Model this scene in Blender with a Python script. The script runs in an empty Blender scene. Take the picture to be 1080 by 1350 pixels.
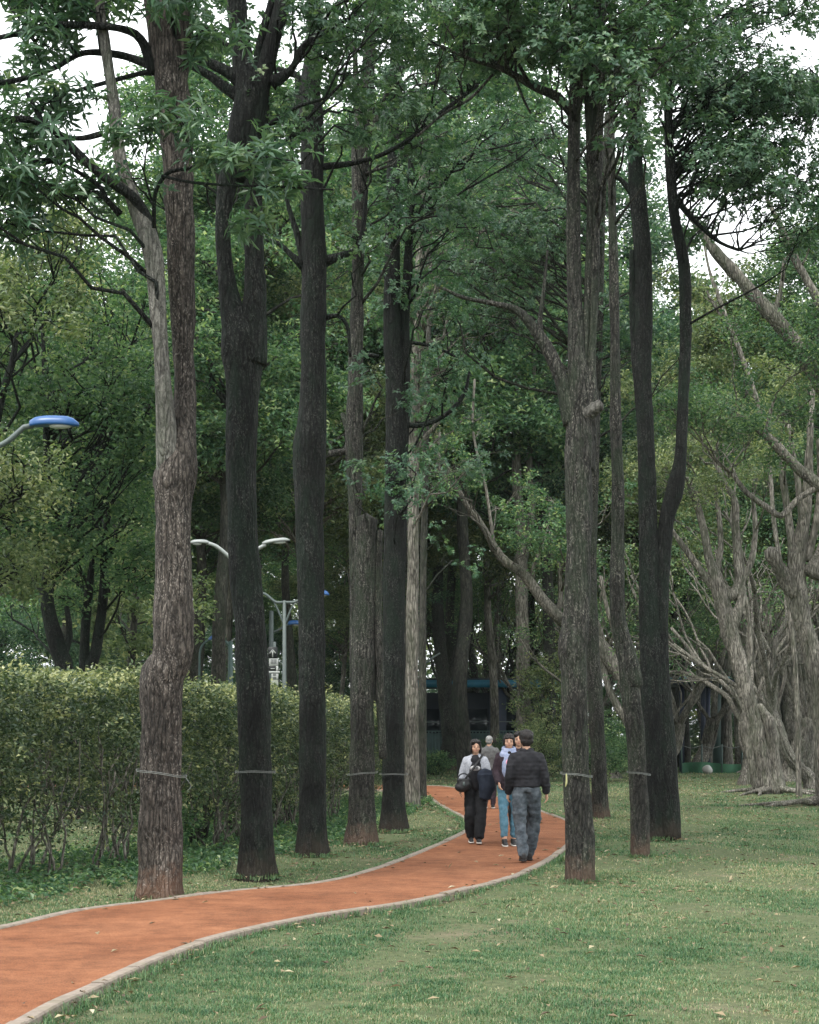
import bpy, math, random
import numpy as np
from mathutils import Vector, Matrix, noise as mnoise

# ---------------------------------------------------------------- camera, sky, sun, exposure
scene = bpy.context.scene
F, CX, HY, EYE = 2200.0, 540.0, 969.0, 1.66      # focal length and horizon, measured on the 1080 x 1350 photograph
cam_data = bpy.data.cameras.new("camera")
cam_data.sensor_fit = 'VERTICAL'
cam_data.sensor_height = 24.0
cam_data.lens = 24.0 * F / 1350.0
cam_data.shift_y = (HY - 675.0) / 1350.0
cam_data.clip_start = 0.1
cam_data.clip_end = 2000.0
camera = bpy.data.objects.new("camera", cam_data)
camera.location = (0, 0, EYE)
camera.rotation_euler = (math.radians(90), 0, 0)
scene.collection.objects.link(camera)
scene.camera = camera

SUN_EL, SUN_ROT = math.radians(58), math.radians(215)
world = bpy.data.worlds.new("World")
scene.world = world
world.use_nodes = True
wn, wl = world.node_tree.nodes, world.node_tree.links
wn.clear()
sky = wn.new('ShaderNodeTexSky')
sky.sky_type = 'NISHITA'
sky.sun_disc = False
sky.sun_elevation = SUN_EL
sky.sun_rotation = SUN_ROT
sky.dust_density = 4.0
sky.air_density = 1.0
hs = wn.new('ShaderNodeHueSaturation')            # overcast: the cloud sheet is nearly white
hs.inputs['Saturation'].default_value = 0.12
hs.inputs['Value'].default_value = 1.0
cloud = wn.new('ShaderNodeMix'); cloud.data_type = 'RGBA'
cloud.inputs[0].default_value = 0.75
cloud.inputs[7].default_value = (7.6, 7.9, 8.1, 1)
bg = wn.new('ShaderNodeBackground')
bg.inputs['Strength'].default_value = 0.15
wo = wn.new('ShaderNodeOutputWorld')
wl.new(sky.outputs[0], hs.inputs['Color'])
wl.new(hs.outputs[0], cloud.inputs[6])
wl.new(cloud.outputs[2], bg.inputs['Color'])
wl.new(bg.outputs[0], wo.inputs['Surface'])

sun_data = bpy.data.lights.new("sun", 'SUN')
sun_data.energy = 1.5
sun_data.angle = math.radians(12)
sun_data.color = (1.0, 0.97, 0.92)
sun = bpy.data.objects.new("sun", sun_data)
# the sky's sun azimuth is measured from +Y towards +X
sd = Vector((math.sin(SUN_ROT) * math.cos(SUN_EL), math.cos(SUN_ROT) * math.cos(SUN_EL), math.sin(SUN_EL)))
sun.rotation_euler = sd.to_track_quat('Z', 'Y').to_euler()
scene.collection.objects.link(sun)

scene.view_settings.view_transform = 'Standard'
scene.view_settings.look = 'None'
scene.view_settings.exposure = 1.32
scene.view_settings.gamma = 1.0
scene.cycles.max_bounces = 8
scene.cycles.diffuse_bounces = 4
scene.cycles.transparent_max_bounces = 4
scene.cycles.use_denoising = True

# ---------------------------------------------------------------- helpers
COL = scene.collection
R = random.Random(11)
G = np.random.default_rng(11)
S = 1.0 / F

def W(px, py, z):
    return np.array([(px - CX) * S * z, z, EYE - (py - HY) * S * z])

def base_z(by):
    return F * EYE / (by - HY)

def tag(o, label=None, cat=None, group=None, kind=None):
    if label: o['label'] = label
    if cat: o['category'] = cat
    if group: o['group'] = group
    if kind: o['kind'] = kind
    return o

def thing(name, label, cat, loc=(0, 0, 0), rz=0.0, group=None):
    o = bpy.data.objects.new(name, None)
    o.empty_display_size = 0.3
    COL.objects.link(o)
    o.location = tuple(float(c) for c in loc)
    o.rotation_euler = (0, 0, rz)
    return tag(o, label, cat, group)

def mesh_data(name, V, faces, smooth=True, tint=None):
    """V (n,3); faces: list of (m,k) int arrays; tint: per-face floats"""
    me = bpy.data.meshes.new(name)
    V = np.asarray(V, np.float32)
    faces = [np.asarray(f, np.int32) for f in faces if len(f)]
    nf = sum(len(f) for f in faces)
    nl = sum(f.size for f in faces)
    me.vertices.add(len(V)); me.vertices.foreach_set('co', V.ravel())
    me.loops.add(nl); me.loops.foreach_set('vertex_index', np.concatenate([f.ravel() for f in faces]))
    tot = np.concatenate([np.full(len(f), f.shape[1], np.int32) for f in faces])
    me.polygons.add(nf)
    me.polygons.foreach_set('loop_start', np.concatenate([[0], np.cumsum(tot)[:-1]]).astype(np.int32))
    me.polygons.foreach_set('loop_total', tot)
    me.polygons.foreach_set('use_smooth', np.full(nf, smooth, bool))
    if tint is not None:
        a = me.attributes.new('tint', 'FLOAT', 'FACE')
        a.data.foreach_set('value', np.asarray(tint, np.float32))
    me.update(calc_edges=True)
    return me

def link(name, me, mat, parent=None, loc=None):
    o = bpy.data.objects.new(name, me)
    COL.objects.link(o)
    if mat is not None and len(me.materials) == 0:
        me.materials.append(mat)
    if parent is not None: o.parent = parent
    if loc is not None: o.location = tuple(float(c) for c in loc)
    return o

class Geo:
    def __init__(s): s.V = []; s.F = {}; s.n = 0; s.order = []
    def add(s, V, Fs):
        for f in Fs:
            f = np.asarray(f, np.int32)
            if len(f): s.F.setdefault(f.shape[1], []).append(f + s.n)
        s.V.append(np.asarray(V, float)); s.n += len(V)
    def arrays(s):
        return np.concatenate(s.V), [np.concatenate(v) for v in s.F.values()]
    def mesh(s, name, origin=(0, 0, 0), smooth=True):
        V, Fs = s.arrays()
        return mesh_data(name, V - np.asarray(origin), Fs, smooth)
    def build(s, name, mat, parent=None, origin=None, smooth=True):
        org = np.zeros(3) if origin is None else np.asarray(origin, float)
        if parent is not None and origin is None:
            org = np.array(parent.location)
            return link(name, s.mesh(name, org, smooth), mat, parent)
        if parent is not None:
            return link(name, s.mesh(name, org, smooth), mat, parent, org - np.array(parent.location))
        return link(name, s.mesh(name, org, smooth), mat, None, org)
    # shapes
    def box(s, c, d, rz=0.0, bev=0.0):
        x, y, z = [k / 2 for k in d]
        if bev <= 0:
            P = np.array([[a * x, b * y, e * z] for a in (-1, 1) for b in (-1, 1) for e in (-1, 1)], float)
            Q = [[0, 1, 3, 2], [4, 6, 7, 5], [0, 4, 5, 1], [2, 3, 7, 6], [0, 2, 6, 4], [1, 5, 7, 3]]
        else:
            b = min(bev, x * .9, y * .9, z * .9)
            o = [(x - b, y), (x, y - b), (x, -y + b), (x - b, -y), (-x + b, -y), (-x, -y + b), (-x, y - b), (-x + b, y)]
            i = [(x - b, y - b)] * 1
            P = []; lv = []
            for zz, sh in ((-z, b), (-z + b, 0), (z - b, 0), (z, b)):
                for (ox, oy) in o:
                    P.append([np.sign(ox) * max(abs(ox) - sh, 0), np.sign(oy) * max(abs(oy) - sh, 0), zz])
            P = np.array(P); Q = []
            for r in range(3):
                for k in range(8):
                    Q.append([r * 8 + k, r * 8 + 8 + k, r * 8 + 8 + (k + 1) % 8, r * 8 + (k + 1) % 8])
            ca, sa = math.cos(rz), math.sin(rz)
            M = np.array([[ca, -sa, 0], [sa, ca, 0], [0, 0, 1]])
            s.add(P @ M.T + np.asarray(c), [Q, [[0, 1, 2, 3, 4, 5, 6, 7]], [[31, 30, 29, 28, 27, 26, 25, 24]]])
            return
        ca, sa = math.cos(rz), math.sin(rz)
        M = np.array([[ca, -sa, 0], [sa, ca, 0], [0, 0, 1]])
        s.add(P @ M.T + np.asarray(c), [Q])
    def tube(s, pts, rad, segs=8, lump=0.0, freq=3.0, seed=0, flare=0.0, ridges=0, zflat=None, sub=0.0, cap=True, aspect=1.0, fl_h=0.45):
        pts = np.asarray(pts, float); rad = np.asarray(rad, float)
        if sub > 0 and len(pts) > 1: pts, rad = smooth_path(pts, rad, sub)
        n = len(pts)
        T = np.gradient(pts, axis=0) if n > 2 else np.repeat((pts[-1:] - pts[:1]), n, 0)
        T /= np.linalg.norm(T, axis=1)[:, None] + 1e-9
        ref = np.array([1.0, 0, 0]) if abs(T[0][0]) < .8 else np.array([0, 1.0, 0])
        U = np.zeros((n, 3)); u = ref - T[0] * (ref @ T[0]); u /= np.linalg.norm(u); U[0] = u
        for i in range(1, n):
            u = u - T[i] * (u @ T[i]); u /= np.linalg.norm(u) + 1e-9; U[i] = u
        Vv = np.cross(T, U)
        a = np.arange(segs) / segs * 2 * math.pi
        ring = U[:, None, :] * np.cos(a)[None, :, None] + Vv[:, None, :] * np.sin(a)[None, :, None] * aspect
        rr = np.repeat(rad[:, None], segs, 1)
        if lump > 0:
            P = pts[:, None, :] + ring * rr[:, :, None]
            for i in range(n):
                for k in range(segs):
                    p = P[i, k]
                    q = Vector((p[0] * freq + seed * 7.1, p[1] * freq, p[2] * freq * .45))
                    v = mnoise.noise(q) + .5 * mnoise.noise(q * 2.7)
                    rr[i, k] *= 1 + lump * v
        if flare > 0:
            h = np.maximum(pts[:, 2], 0)
            f = flare * np.exp(-h / fl_h * 2.2)
            ph = seed * 1.3
            rid = 1 + (0.8 * np.cos(a * ridges + ph) + .35 * np.cos(a * (ridges + 2) + 2 * ph)) if ridges else np.ones(segs)
            rr *= 1 + f[:, None] * rid[None, :]
        P = (pts[:, None, :] + ring * rr[:, :, None]).reshape(-1, 3)
        i, k = np.meshgrid(np.arange(n - 1), np.arange(segs), indexing='ij')
        i = i.ravel(); k = k.ravel(); k2 = (k + 1) % segs
        Q = np.stack([i * segs + k, i * segs + k2, (i + 1) * segs + k2, (i + 1) * segs + k], 1)
        Fs = [Q]
        if cap:
            P = np.concatenate([P, pts[:1] - T[:1] * rad[0] * .2, pts[-1:] + T[-1:] * rad[-1] * .5])
            kk = np.arange(segs); k3 = (kk + 1) % segs
            Fs.append(np.stack([np.full(segs, n * segs), k3, kk], 1))
            Fs.append(np.stack([np.full(segs, n * segs + 1), (n - 1) * segs + kk, (n - 1) * segs + k3], 1))
        s.add(P, Fs)
    def ball(s, c, r, segs=14, rings=10):
        c = np.asarray(c, float); r = np.asarray(r, float) * np.ones(3)
        P = [[0, 0, -1]]
        for i in range(1, rings):
            t = math.pi * i / rings
            for k in range(segs):
                a = 2 * math.pi * k / segs
                P.append([math.sin(t) * math.cos(a), math.sin(t) * math.sin(a), -math.cos(t)])
        P.append([0, 0, 1]); P = np.array(P) * r + c
        Q = []; T = []
        for i in range(rings - 2):
            for k in range(segs):
                a0 = 1 + i * segs + k; a1 = 1 + i * segs + (k + 1) % segs
                Q.append([a0, a1, a1 + segs, a0 + segs])
        L = 1 + (rings - 2) * segs
        for k in range(segs):
            T.append([0, 1 + (k + 1) % segs, 1 + k]); T.append([len(P) - 1, L + k, L + (k + 1) % segs])
        s.add(P, [Q, T])

def smooth_path(pts, rad, step):
    """Catmull-Rom through the points, resampled"""
    n = len(pts)
    A = np.concatenate([pts, rad[:, None]], 1)
    A = np.concatenate([2 * A[:1] - A[1:2], A, 2 * A[-1:] - A[-2:-1]])
    out = []
    for i in range(1, n):
        p0, p1, p2, p3 = A[i - 1], A[i], A[i + 1], A[i + 2]
        m = max(1, int(np.linalg.norm(p2[:3] - p1[:3]) / step))
        t = (np.arange(m) / m)[:, None]
        out.append(.5 * ((2 * p1) + (-p0 + p2) * t + (2 * p0 - 5 * p1 + 4 * p2 - p3) * t * t + (-p0 + 3 * p1 - 3 * p2 + p3) * t ** 3))
    out.append(A[n:n + 1])
    out = np.concatenate(out)
    return out[:, :3], np.maximum(out[:, 3], .002)

# ---------------------------------------------------------------- materials
def mat_new(name):
    m = bpy.data.materials.new(name); m.use_nodes = True
    nt = m.node_tree; nt.nodes.clear()
    out = nt.nodes.new('ShaderNodeOutputMaterial')
    return m, nt.nodes, nt.links, out

def ramp(nodes, stops, interp='LINEAR'):
    r = nodes.new('ShaderNodeValToRGB'); cr = r.color_ramp; cr.interpolation = interp
    while len(cr.elements) > 1: cr.elements.remove(cr.elements[-1])
    cr.elements[0].position = stops[0][0]; cr.elements[0].color = (*stops[0][1], 1)
    for p, c in stops[1:]:
        e = cr.elements.new(p); e.color = (*c, 1)
    return r

def tex_noise(nodes, links, vec, scale, detail=4, rough=.55):
    n = nodes.new('ShaderNodeTexNoise'); n.inputs['Scale'].default_value = scale
    n.inputs['Detail'].default_value = detail; n.inputs['Roughness'].default_value = rough
    if vec is not None: links.new(vec, n.inputs['Vector'])
    return n

def mixrgb(nodes, links, fac, a, b, mode='MIX'):
    m = nodes.new('ShaderNodeMix'); m.data_type = 'RGBA'; m.blend_type = mode
    for sock, v in ((m.inputs[0], fac), (m.inputs[6], a), (m.inputs[7], b)):
        if isinstance(v, bpy.types.NodeSocket): links.new(v, sock)
        elif isinstance(v, (int, float)): sock.default_value = v
        else: sock.default_value = (*v, 1)
    return m.outputs[2]

def mapping(nodes, links, scale=(1, 1, 1), kind='Object'):
    tc = nodes.new('ShaderNodeTexCoord'); mp = nodes.new('ShaderNodeMapping')
    mp.inputs['Scale'].default_value = scale
    links.new(tc.outputs[kind], mp.inputs['Vector'])
    return mp.outputs[0]

def leaf_mat(name, stops, trans=.3, rough=.45, objvar=.0):
    m, N, L, out = mat_new(name)
    at = N.new('ShaderNodeAttribute'); at.attribute_name = 'tint'
    r = ramp(N, stops); L.new(at.outputs['Fac'], r.inputs[0])
    col = r.outputs[0]
    if objvar > 0:
        oi = N.new('ShaderNodeObjectInfo')
        h = N.new('ShaderNodeHueSaturation')
        mr = N.new('ShaderNodeMapRange'); mr.inputs[3].default_value = 1 - objvar; mr.inputs[4].default_value = 1 + objvar
        L.new(oi.outputs['Random'], mr.inputs[0]); L.new(mr.outputs[0], h.inputs['Value']); L.new(col, h.inputs['Color'])
        col = h.outputs[0]
    p = N.new('ShaderNodeBsdfPrincipled'); p.inputs['Roughness'].default_value = rough
    p.inputs['Specular IOR Level'].default_value = .35
    L.new(col, p.inputs['Base Color'])
    t = N.new('ShaderNodeBsdfTranslucent')
    warm = mixrgb(N, L, 1.0, col, (1.25, 1.35, .7), 'MULTIPLY')
    L.new(warm, t.inputs['Color'])
    mx = N.new('ShaderNodeMixShader'); mx.inputs[0].default_value = trans
    L.new(p.outputs[0], mx.inputs[1]); L.new(t.outputs[0], mx.inputs[2])
    L.new(mx.outputs[0], out.inputs['Surface'])
    return m

def bark_mat(name, dark, mid, light, fleck=.55, scale=1.0, moss=None, stain=None, bump=1.0, vstretch=.35, furrow=.75):
    m, N, L, out = mat_new(name)
    v = mapping(N, L, (scale, scale, scale * vstretch))
    big = tex_noise(N, L, v, 3.0, 3)
    fine = tex_noise(N, L, v, 28.0, 6, .7)
    vo = N.new('ShaderNodeTexVoronoi'); vo.feature = 'F1'; vo.inputs['Scale'].default_value = 52
    wv = N.new('ShaderNodeVectorMath'); wv.operation = 'ADD'
    wn_ = tex_noise(N, L, v, 9, 2)
    sc = N.new('ShaderNodeVectorMath'); sc.operation = 'SCALE'; sc.inputs['Scale'].default_value = .12
    L.new(wn_.outputs['Color'], sc.inputs[0]); L.new(v, wv.inputs[0]); L.new(sc.outputs[0], wv.inputs[1])
    L.new(wv.outputs[0], vo.inputs['Vector'])
    r1 = ramp(N, [(.38, dark), (.58, mid)]); L.new(fine.outputs[0], r1.inputs[0])
    r2 = ramp(N, [(0.0, (1, 1, 1)), (.30, (.5, .5, .5)), (.42, (0, 0, 0))]); L.new(vo.outputs['Distance'], r2.inputs[0])
    rb = ramp(N, [(.36, (.15, .15, .15)), (.56, (1, 1, 1))]); L.new(big.outputs[0], rb.inputs[0])
    f1 = mixrgb(N, L, 1.0, r2.outputs[0], rb.outputs[0], 'MULTIPLY')
    f2 = mixrgb(N, L, fleck, (0, 0, 0), f1)
    col = mixrgb(N, L, f2, r1.outputs[0], light)
    vf = mapping(N, L, (1, 1, .16))
    wf = N.new('ShaderNodeVectorMath'); wf.operation = 'ADD'; nf_ = tex_noise(N, L, vf, 5, 3)
    sf_ = N.new('ShaderNodeVectorMath'); sf_.operation = 'SCALE'; sf_.inputs['Scale'].default_value = .09
    L.new(nf_.outputs['Color'], sf_.inputs[0]); L.new(vf, wf.inputs[0]); L.new(sf_.outputs[0], wf.inputs[1])
    vfu = N.new('ShaderNodeTexVoronoi'); vfu.feature = 'DISTANCE_TO_EDGE'; vfu.inputs['Scale'].default_value = 21
    L.new(wf.outputs[0], vfu.inputs['Vector'])
    rfu = ramp(N, [(0.0, (.28, .28, .28)), (.16, (1, 1, 1)), (.4, (1.35, 1.35, 1.35))]); L.new(vfu.outputs['Distance'], rfu.inputs[0])
    col = mixrgb(N, L, furrow, col, mixrgb(N, L, 1.0, col, rfu.outputs[0], 'MULTIPLY'))
    # broad tone drift of old bark
    v2 = mapping(N, L, (.9, .9, .35)); n2 = tex_noise(N, L, v2, 2.2, 3)
    r3 = ramp(N, [(.3, (.5, .5, .5)), (.7, (1.45, 1.45, 1.45))]); L.new(n2.outputs[0], r3.inputs[0])
    col = mixrgb(N, L, 1.0, col, r3.outputs[0], 'MULTIPLY')
    if moss is not None:
        n3 = tex_noise(N, L, mapping(N, L, (1, 1, .4)), 3.5, 5, .7)
        r4 = ramp(N, [(.46, (0, 0, 0)), (.62, (1, 1, 1))]); L.new(n3.outputs[0], r4.inputs[0])
        mf = mixrgb(N, L, .55, (0, 0, 0), r4.outputs[0])
        col = mixrgb(N, L, mf, col, moss)
    if stain is not None:      # soil splash and old red paint around the foot of the trunk
        tc = N.new('ShaderNodeTexCoord'); sx = N.new('ShaderNodeSeparateXYZ'); L.new(tc.outputs['Object'], sx.inputs[0])
        n4 = tex_noise(N, L, tc.outputs['Object'], 3.2, 6, .75)
        ad = N.new('ShaderNodeMath'); ad.operation = 'MULTIPLY_ADD'; ad.inputs[1].default_value = -1.5
        L.new(n4.outputs[0], ad.inputs[0]); L.new(sx.outputs[2], ad.inputs[2])
        mr = N.new('ShaderNodeMapRange'); mr.inputs[1].default_value = -.62; mr.inputs[2].default_value = -.30; mr.inputs[3].default_value = 1; mr.inputs[4].default_value = 0; L.new(ad.outputs[0], mr.inputs[0]); r5 = mr
        sf = mixrgb(N, L, .6, (0, 0, 0), r5.outputs[0])
        col = mixrgb(N, L, sf, col, stain)
    p = N.new('ShaderNodeBsdfPrincipled'); p.inputs['Roughness'].default_value = .9
    p.inputs['Specular IOR Level'].default_value = .2
    L.new(col, p.inputs['Base Color'])
    hm = mixrgb(N, L, .5, mixrgb(N, L, .4, fine.outputs[0], r2.outputs[0]), rfu.outputs[0])
    b = N.new('ShaderNodeBump'); b.inputs['Strength'].default_value = bump; b.inputs['Distance'].default_value = .03
    L.new(hm, b.inputs['Height']); L.new(b.outputs[0], p.inputs['Normal'])
    L.new(p.outputs[0], out.inputs['Surface'])
    return m

def plain_mat(name, col, rough=.6, metal=0.0, var=.15, scale=8.0, bump=.0, spec=.4, dirt=None):
    m, N, L, out = mat_new(name)
    v = mapping(N, L)
    n = tex_noise(N, L, v, scale, 5, .6)
    r = ramp(N, [(.3, tuple(c * (1 - var) for c in col)), (.7, tuple(min(1, c * (1 + var)) for c in col))])
    L.new(n.outputs[0], r.inputs[0]); c = r.outputs[0]
    if dirt is not None:
        n2 = tex_noise(N, L, v, scale * .35, 6, .7)
        r2 = ramp(N, [(.48, (0, 0, 0)), (.68, (1, 1, 1))]); L.new(n2.outputs[0], r2.inputs[0])
        c = mixrgb(N, L, r2.outputs[0], c, dirt)
    p = N.new('ShaderNodeBsdfPrincipled'); p.inputs['Roughness'].default_value = rough
    p.inputs['Metallic'].default_value = metal; p.inputs['Specular IOR Level'].default_value = spec
    L.new(c, p.inputs['Base Color'])
    if bump:
        b = N.new('ShaderNodeBump'); b.inputs['Strength'].default_value = bump; b.inputs['Distance'].default_value = .01
        L.new(n.outputs[0], b.inputs['Height']); L.new(b.outputs[0], p.inputs['Normal'])
    L.new(p.outputs[0], out.inputs['Surface'])
    return m

M = {}
M['bark_warm'] = bark_mat('bark_warm', (.016, .014, .012), (.07, .06, .051), (.24, .215, .19), .8, 1.0, stain=(.12, .066, .042), vstretch=.5)
M['bark_dark'] = bark_mat('bark_dark', (.0025, .003, .003), (.012, .0135, .012), (.075, .076, .066), .8, 1.0, moss=(.008, .017, .010), stain=(.035, .026, .02), vstretch=.5)
M['bark_mid'] = bark_mat('bark_mid', (.009, .009, .008), (.038, .037, .032), (.17, .16, .135), .9, 1.0, moss=(.028, .04, .024), stain=(.10, .062, .046), vstretch=.5)
M['bark_grey'] = bark_mat('bark_grey', (.05, .048, .043), (.13, .125, .11), (.26, .25, .22), .8, 1.0, moss=(.06, .07, .05), vstretch=.5, furrow=.5)
M['bark_pale'] = bark_mat('bark_pale', (.06, .055, .046), (.21, .195, .165), (.38, .35, .30), .5, .8, moss=(.045, .055, .032), bump=1.0, vstretch=.14, furrow=.8)
M['bark_bg'] = bark_mat('bark_bg', (.018, .019, .016), (.05, .048, .040), (.12, .115, .095), .5, .7, moss=(.026, .036, .022), bump=.6)

M['leaf_fg'] = leaf_mat('leaf_fg', [(0, (.024, .058, .038)), (.5, (.06, .12, .066)), (.8, (.13, .20, .11)), (1, (.24, .31, .17))], .30, .38)  # leaf colours; the lightest stops also stand in for highlights on the leaves
M['leaf_bright'] = leaf_mat('leaf_bright', [(0, (.03, .078, .042)), (.5, (.085, .165, .08)), (.8, (.175, .26, .12)), (1, (.30, .36, .18))], .42, .42, .2)
M['leaf_olive'] = leaf_mat('leaf_olive', [(0, (.05, .085, .04)), (.5, (.13, .175, .08)), (.8, (.23, .265, .13)), (1, (.34, .35, .19))], .35, .45, .15)
M['leaf_deep'] = leaf_mat('leaf_deep', [(0, (.024, .062, .042)), (.5, (.068, .14, .082)), (.8, (.145, .225, .125)), (1, (.24, .31, .17))], .36, .4, .25)
M['leaf_hedge'] = leaf_mat('leaf_hedge', [(0, (.02, .04, .02)), (.45, (.062, .095, .045)), (.8, (.175, .205, .095)), (1, (.33, .34, .17))], .25, .36)

# ---------------------------------------------------------------- foliage
def unit(v): return v / (np.linalg.norm(v, axis=-1, keepdims=True) + 1e-9)

def leaf_arrays(P, D, Nn, L, Wd, fold=.25):
    """P base points, D unit directions, Nn normals, L lengths, Wd widths -> verts, tris"""
    Bn = unit(np.cross(D, Nn)); Nn = np.cross(Bn, D)
    n = len(P)
    tip = P + D * L[:, None] - Nn * (L * .12)[:, None]
    mid = P + D * (L * .52)[:, None]
    l = mid + Bn * (Wd * .5)[:, None] + Nn * (Wd * fold)[:, None]
    r = mid - Bn * (Wd * .5)[:, None] + Nn * (Wd * fold)[:, None]
    V = np.stack([P, l, tip, r], 1).reshape(-1, 3)
    b = np.arange(n)[:, None] * 4
    T = np.concatenate([b + np.array([[0, 1, 2]]), b + np.array([[0, 2, 3]])], 1).reshape(-1, 3)
    return V, T

def rosettes(C, A, k=8, L=.17, Wd=.048, rng=G, droop=.15):
    """whorls of long leaves: C centres, A axes"""
    n = len(C); A = unit(A)
    ref = unit(rng.normal(size=(n, 3)))
    U = unit(np.cross(A, ref)); V = np.cross(A, U)
    th = (np.arange(k)[None, :] / k * 2 * math.pi + rng.uniform(0, 6.28, (n, 1)) + rng.normal(0, .18, (n, k)))
    el = rng.normal(droop, .28, (n, k))
    D = (U[:, None] * np.cos(th)[..., None] + V[:, None] * np.sin(th)[..., None]) * np.cos(el)[..., None] + A[:, None] * np.sin(el)[..., None]
    D[..., 2] -= .12
    D = unit(D.reshape(-1, 3))
    P = np.repeat(C, k, 0) + rng.normal(0, .006, (n * k, 3)) + np.repeat(A, k, 0) * rng.uniform(-.05, .02, (n * k, 1))
    Nn = unit(np.repeat(A, k, 0) + rng.normal(0, .15, (n * k, 3)))
    LL = L * rng.uniform(.6, 1.15, n * k); WW = Wd * rng.uniform(.75, 1.15, n * k)
    keep = rng.random(n * k) > .1
    V_, T_ = leaf_arrays(P[keep], D[keep], Nn[keep], LL[keep], WW[keep], .12)
    ct = np.clip(rng.normal(.42, .17, n), 0, 1)
    t = np.clip(np.repeat(ct, k) + rng.normal(0, .10, n * k), 0, 1)[keep]
    return V_, T_, np.repeat(t, 2)

def fine_leaves(C, n_per, spread, L=.09, Wd=.045, rng=G, up=.6, flat=.7, tmean=.42):
    n = len(C) * n_per
    off = rng.normal(0, 1, (n, 3)); off *= (rng.random((n, 1)) ** .5) * spread / (np.linalg.norm(off, axis=1, keepdims=True) + 1e-9)
    off[:, 2] *= flat
    P = np.repeat(C, n_per, 0) + off
    D = unit(rng.normal(0, 1, (n, 3)) * np.array([1, 1, .55]) + np.array([0, 0, -.25]))
    Nn = unit(rng.normal(0, .55, (n, 3)) + np.array([0, 0, up]))
    V_, T_ = leaf_arrays(P, D, Nn, L * rng.uniform(.6, 1.25, n), Wd * rng.uniform(.7, 1.2, n))
    ct = np.clip(rng.normal(tmean, .26, len(C)), 0, 1)
    t = np.clip(np.repeat(ct, n_per) + rng.normal(0, .12, n), 0, 1)
    return V_, T_, np.repeat(t, 2)

def leaf_object(name, parts, mat, parent, origin=None):
    org = np.array(parent.location) if origin is None else np.asarray(origin)
    n = 0; Vs = []; Ts = []; tt = []
    for V_, T_, t_ in parts:
        Vs.append(V_); Ts.append(T_ + n); tt.append(t_); n += len(V_)
    me = mesh_data(name, np.concatenate(Vs) - org, [np.concatenate(Ts)], False, np.concatenate(tt))
    return link(name, me, mat, parent)

def limb(geo, p0, p1, r0, r1, rng, wig=.12, segs=6, n=6, sag=0.0):
    t = np.linspace(0, 1, n)[:, None]
    Lg = np.linalg.norm(p1 - p0)
    P = p0 * (1 - t) + p1 * t
    bow = rng.normal(0, 1, 3) * Lg * wig
    P += np.sin(t * math.pi) * bow
    P[1:-1] += rng.normal(0, Lg * .03, (n - 2, 3))
    P[:, 2] += (np.sin(t[:, 0] * math.pi) * Lg * sag)
    rr = r0 + (r1 - r0) * t[:, 0] ** .7
    geo.tube(P, rr, segs)
    return P

def attach(stem_pts, stem_rad, c, rng):
    """where on the stems a limb towards c would leave: below c, near it"""
    d = np.linalg.norm((stem_pts - c)[:, :2], axis=1)
    dz = (c[2] - stem_pts[:, 2])
    cost = d + np.abs(dz - .55 * d - .1) * .9 + np.where(dz < 0, .8 * np.abs(dz), 0) + (stem_rad < .02) * .35
    i = int(np.argmin(cost))
    return stem_pts[i], stem_rad[i]
# ---------------------------------------------------------------- the ground and the path
# path edges measured on the photograph (kerb outer lines), on the ground
def ground_pt(px, py):
    z = base_z(py); return ((px - CX) * S * z, z)
LE = [(-4.55, 2.0), (-4.5, 8.0), (-4.15, 11.3)] + [ground_pt(*p) for p in [(0, 1228), (100, 1205), (200, 1192), (300, 1179), (414, 1168), (488, 1150), (547, 1128), (599, 1105), (616, 1093), (612, 1083), (595, 1073), (577, 1063), (557, 1050)]] + [(-.5, 48.5), (-3.0, 50.5), (-9, 51.5), (-20, 52)]
RE = [(-2.35, 2.0), (-2.3, 6.0)] + [ground_pt(*p) for p in [(50, 1350), (130, 1310), (230, 1265), (300, 1241), (420, 1214), (540, 1195), (620, 1177), (690, 1157), (742, 1127), (766, 1100), (752, 1085), (720, 1073), (665, 1054), (600, 1040)]] + [(.4, 53.5), (-2.2, 55.0), (-9, 55.6), (-20, 56)]
def resample(P, n):
    P = np.array(P, float)
    q, _ = smooth_path(np.c_[P, np.zeros(len(P))], np.ones(len(P)), .15)
    d = np.r_[0, np.cumsum(np.linalg.norm(np.diff(q[:, :2], axis=0), axis=1))]
    s = np.linspace(0, d[-1], n)
    return np.c_[np.interp(s, d, q[:, 0]), np.interp(s, d, q[:, 1])]
LP_, RP_ = resample(LE, 700), resample(RE, 700)
def offs(P, w):
    T = np.gradient(P, axis=0); T /= np.linalg.norm(T, axis=1)[:, None]
    return P + np.c_[T[:, 1], -T[:, 0]] * w          # to the right of travel
KW = .10
Li, Ri = offs(LP_, KW), offs(RP_, -KW)
PATH_POLY = np.concatenate([LP_, RP_[::-1]])
def in_poly(P, poly):
    x, y = P[:, 0], P[:, 1]; ins = np.zeros(len(P), bool)
    a = poly[::3]; b = np.roll(a, -1, 0)
    for (x0, y0), (x1, y1) in zip(a, b):
        if y0 == y1: continue
        c = ((y0 > y) != (y1 > y)) & (x < (x1 - x0) * (y - y0) / (y1 - y0) + x0)
        ins ^= c
    return ins

def ground_h(x, y):
    h = .022 * np.sin(x * 1.1 + .4) * np.sin(y * .73) + .014 * np.sin(x * 2.3 + y * 1.7)
    return h - .02
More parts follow.
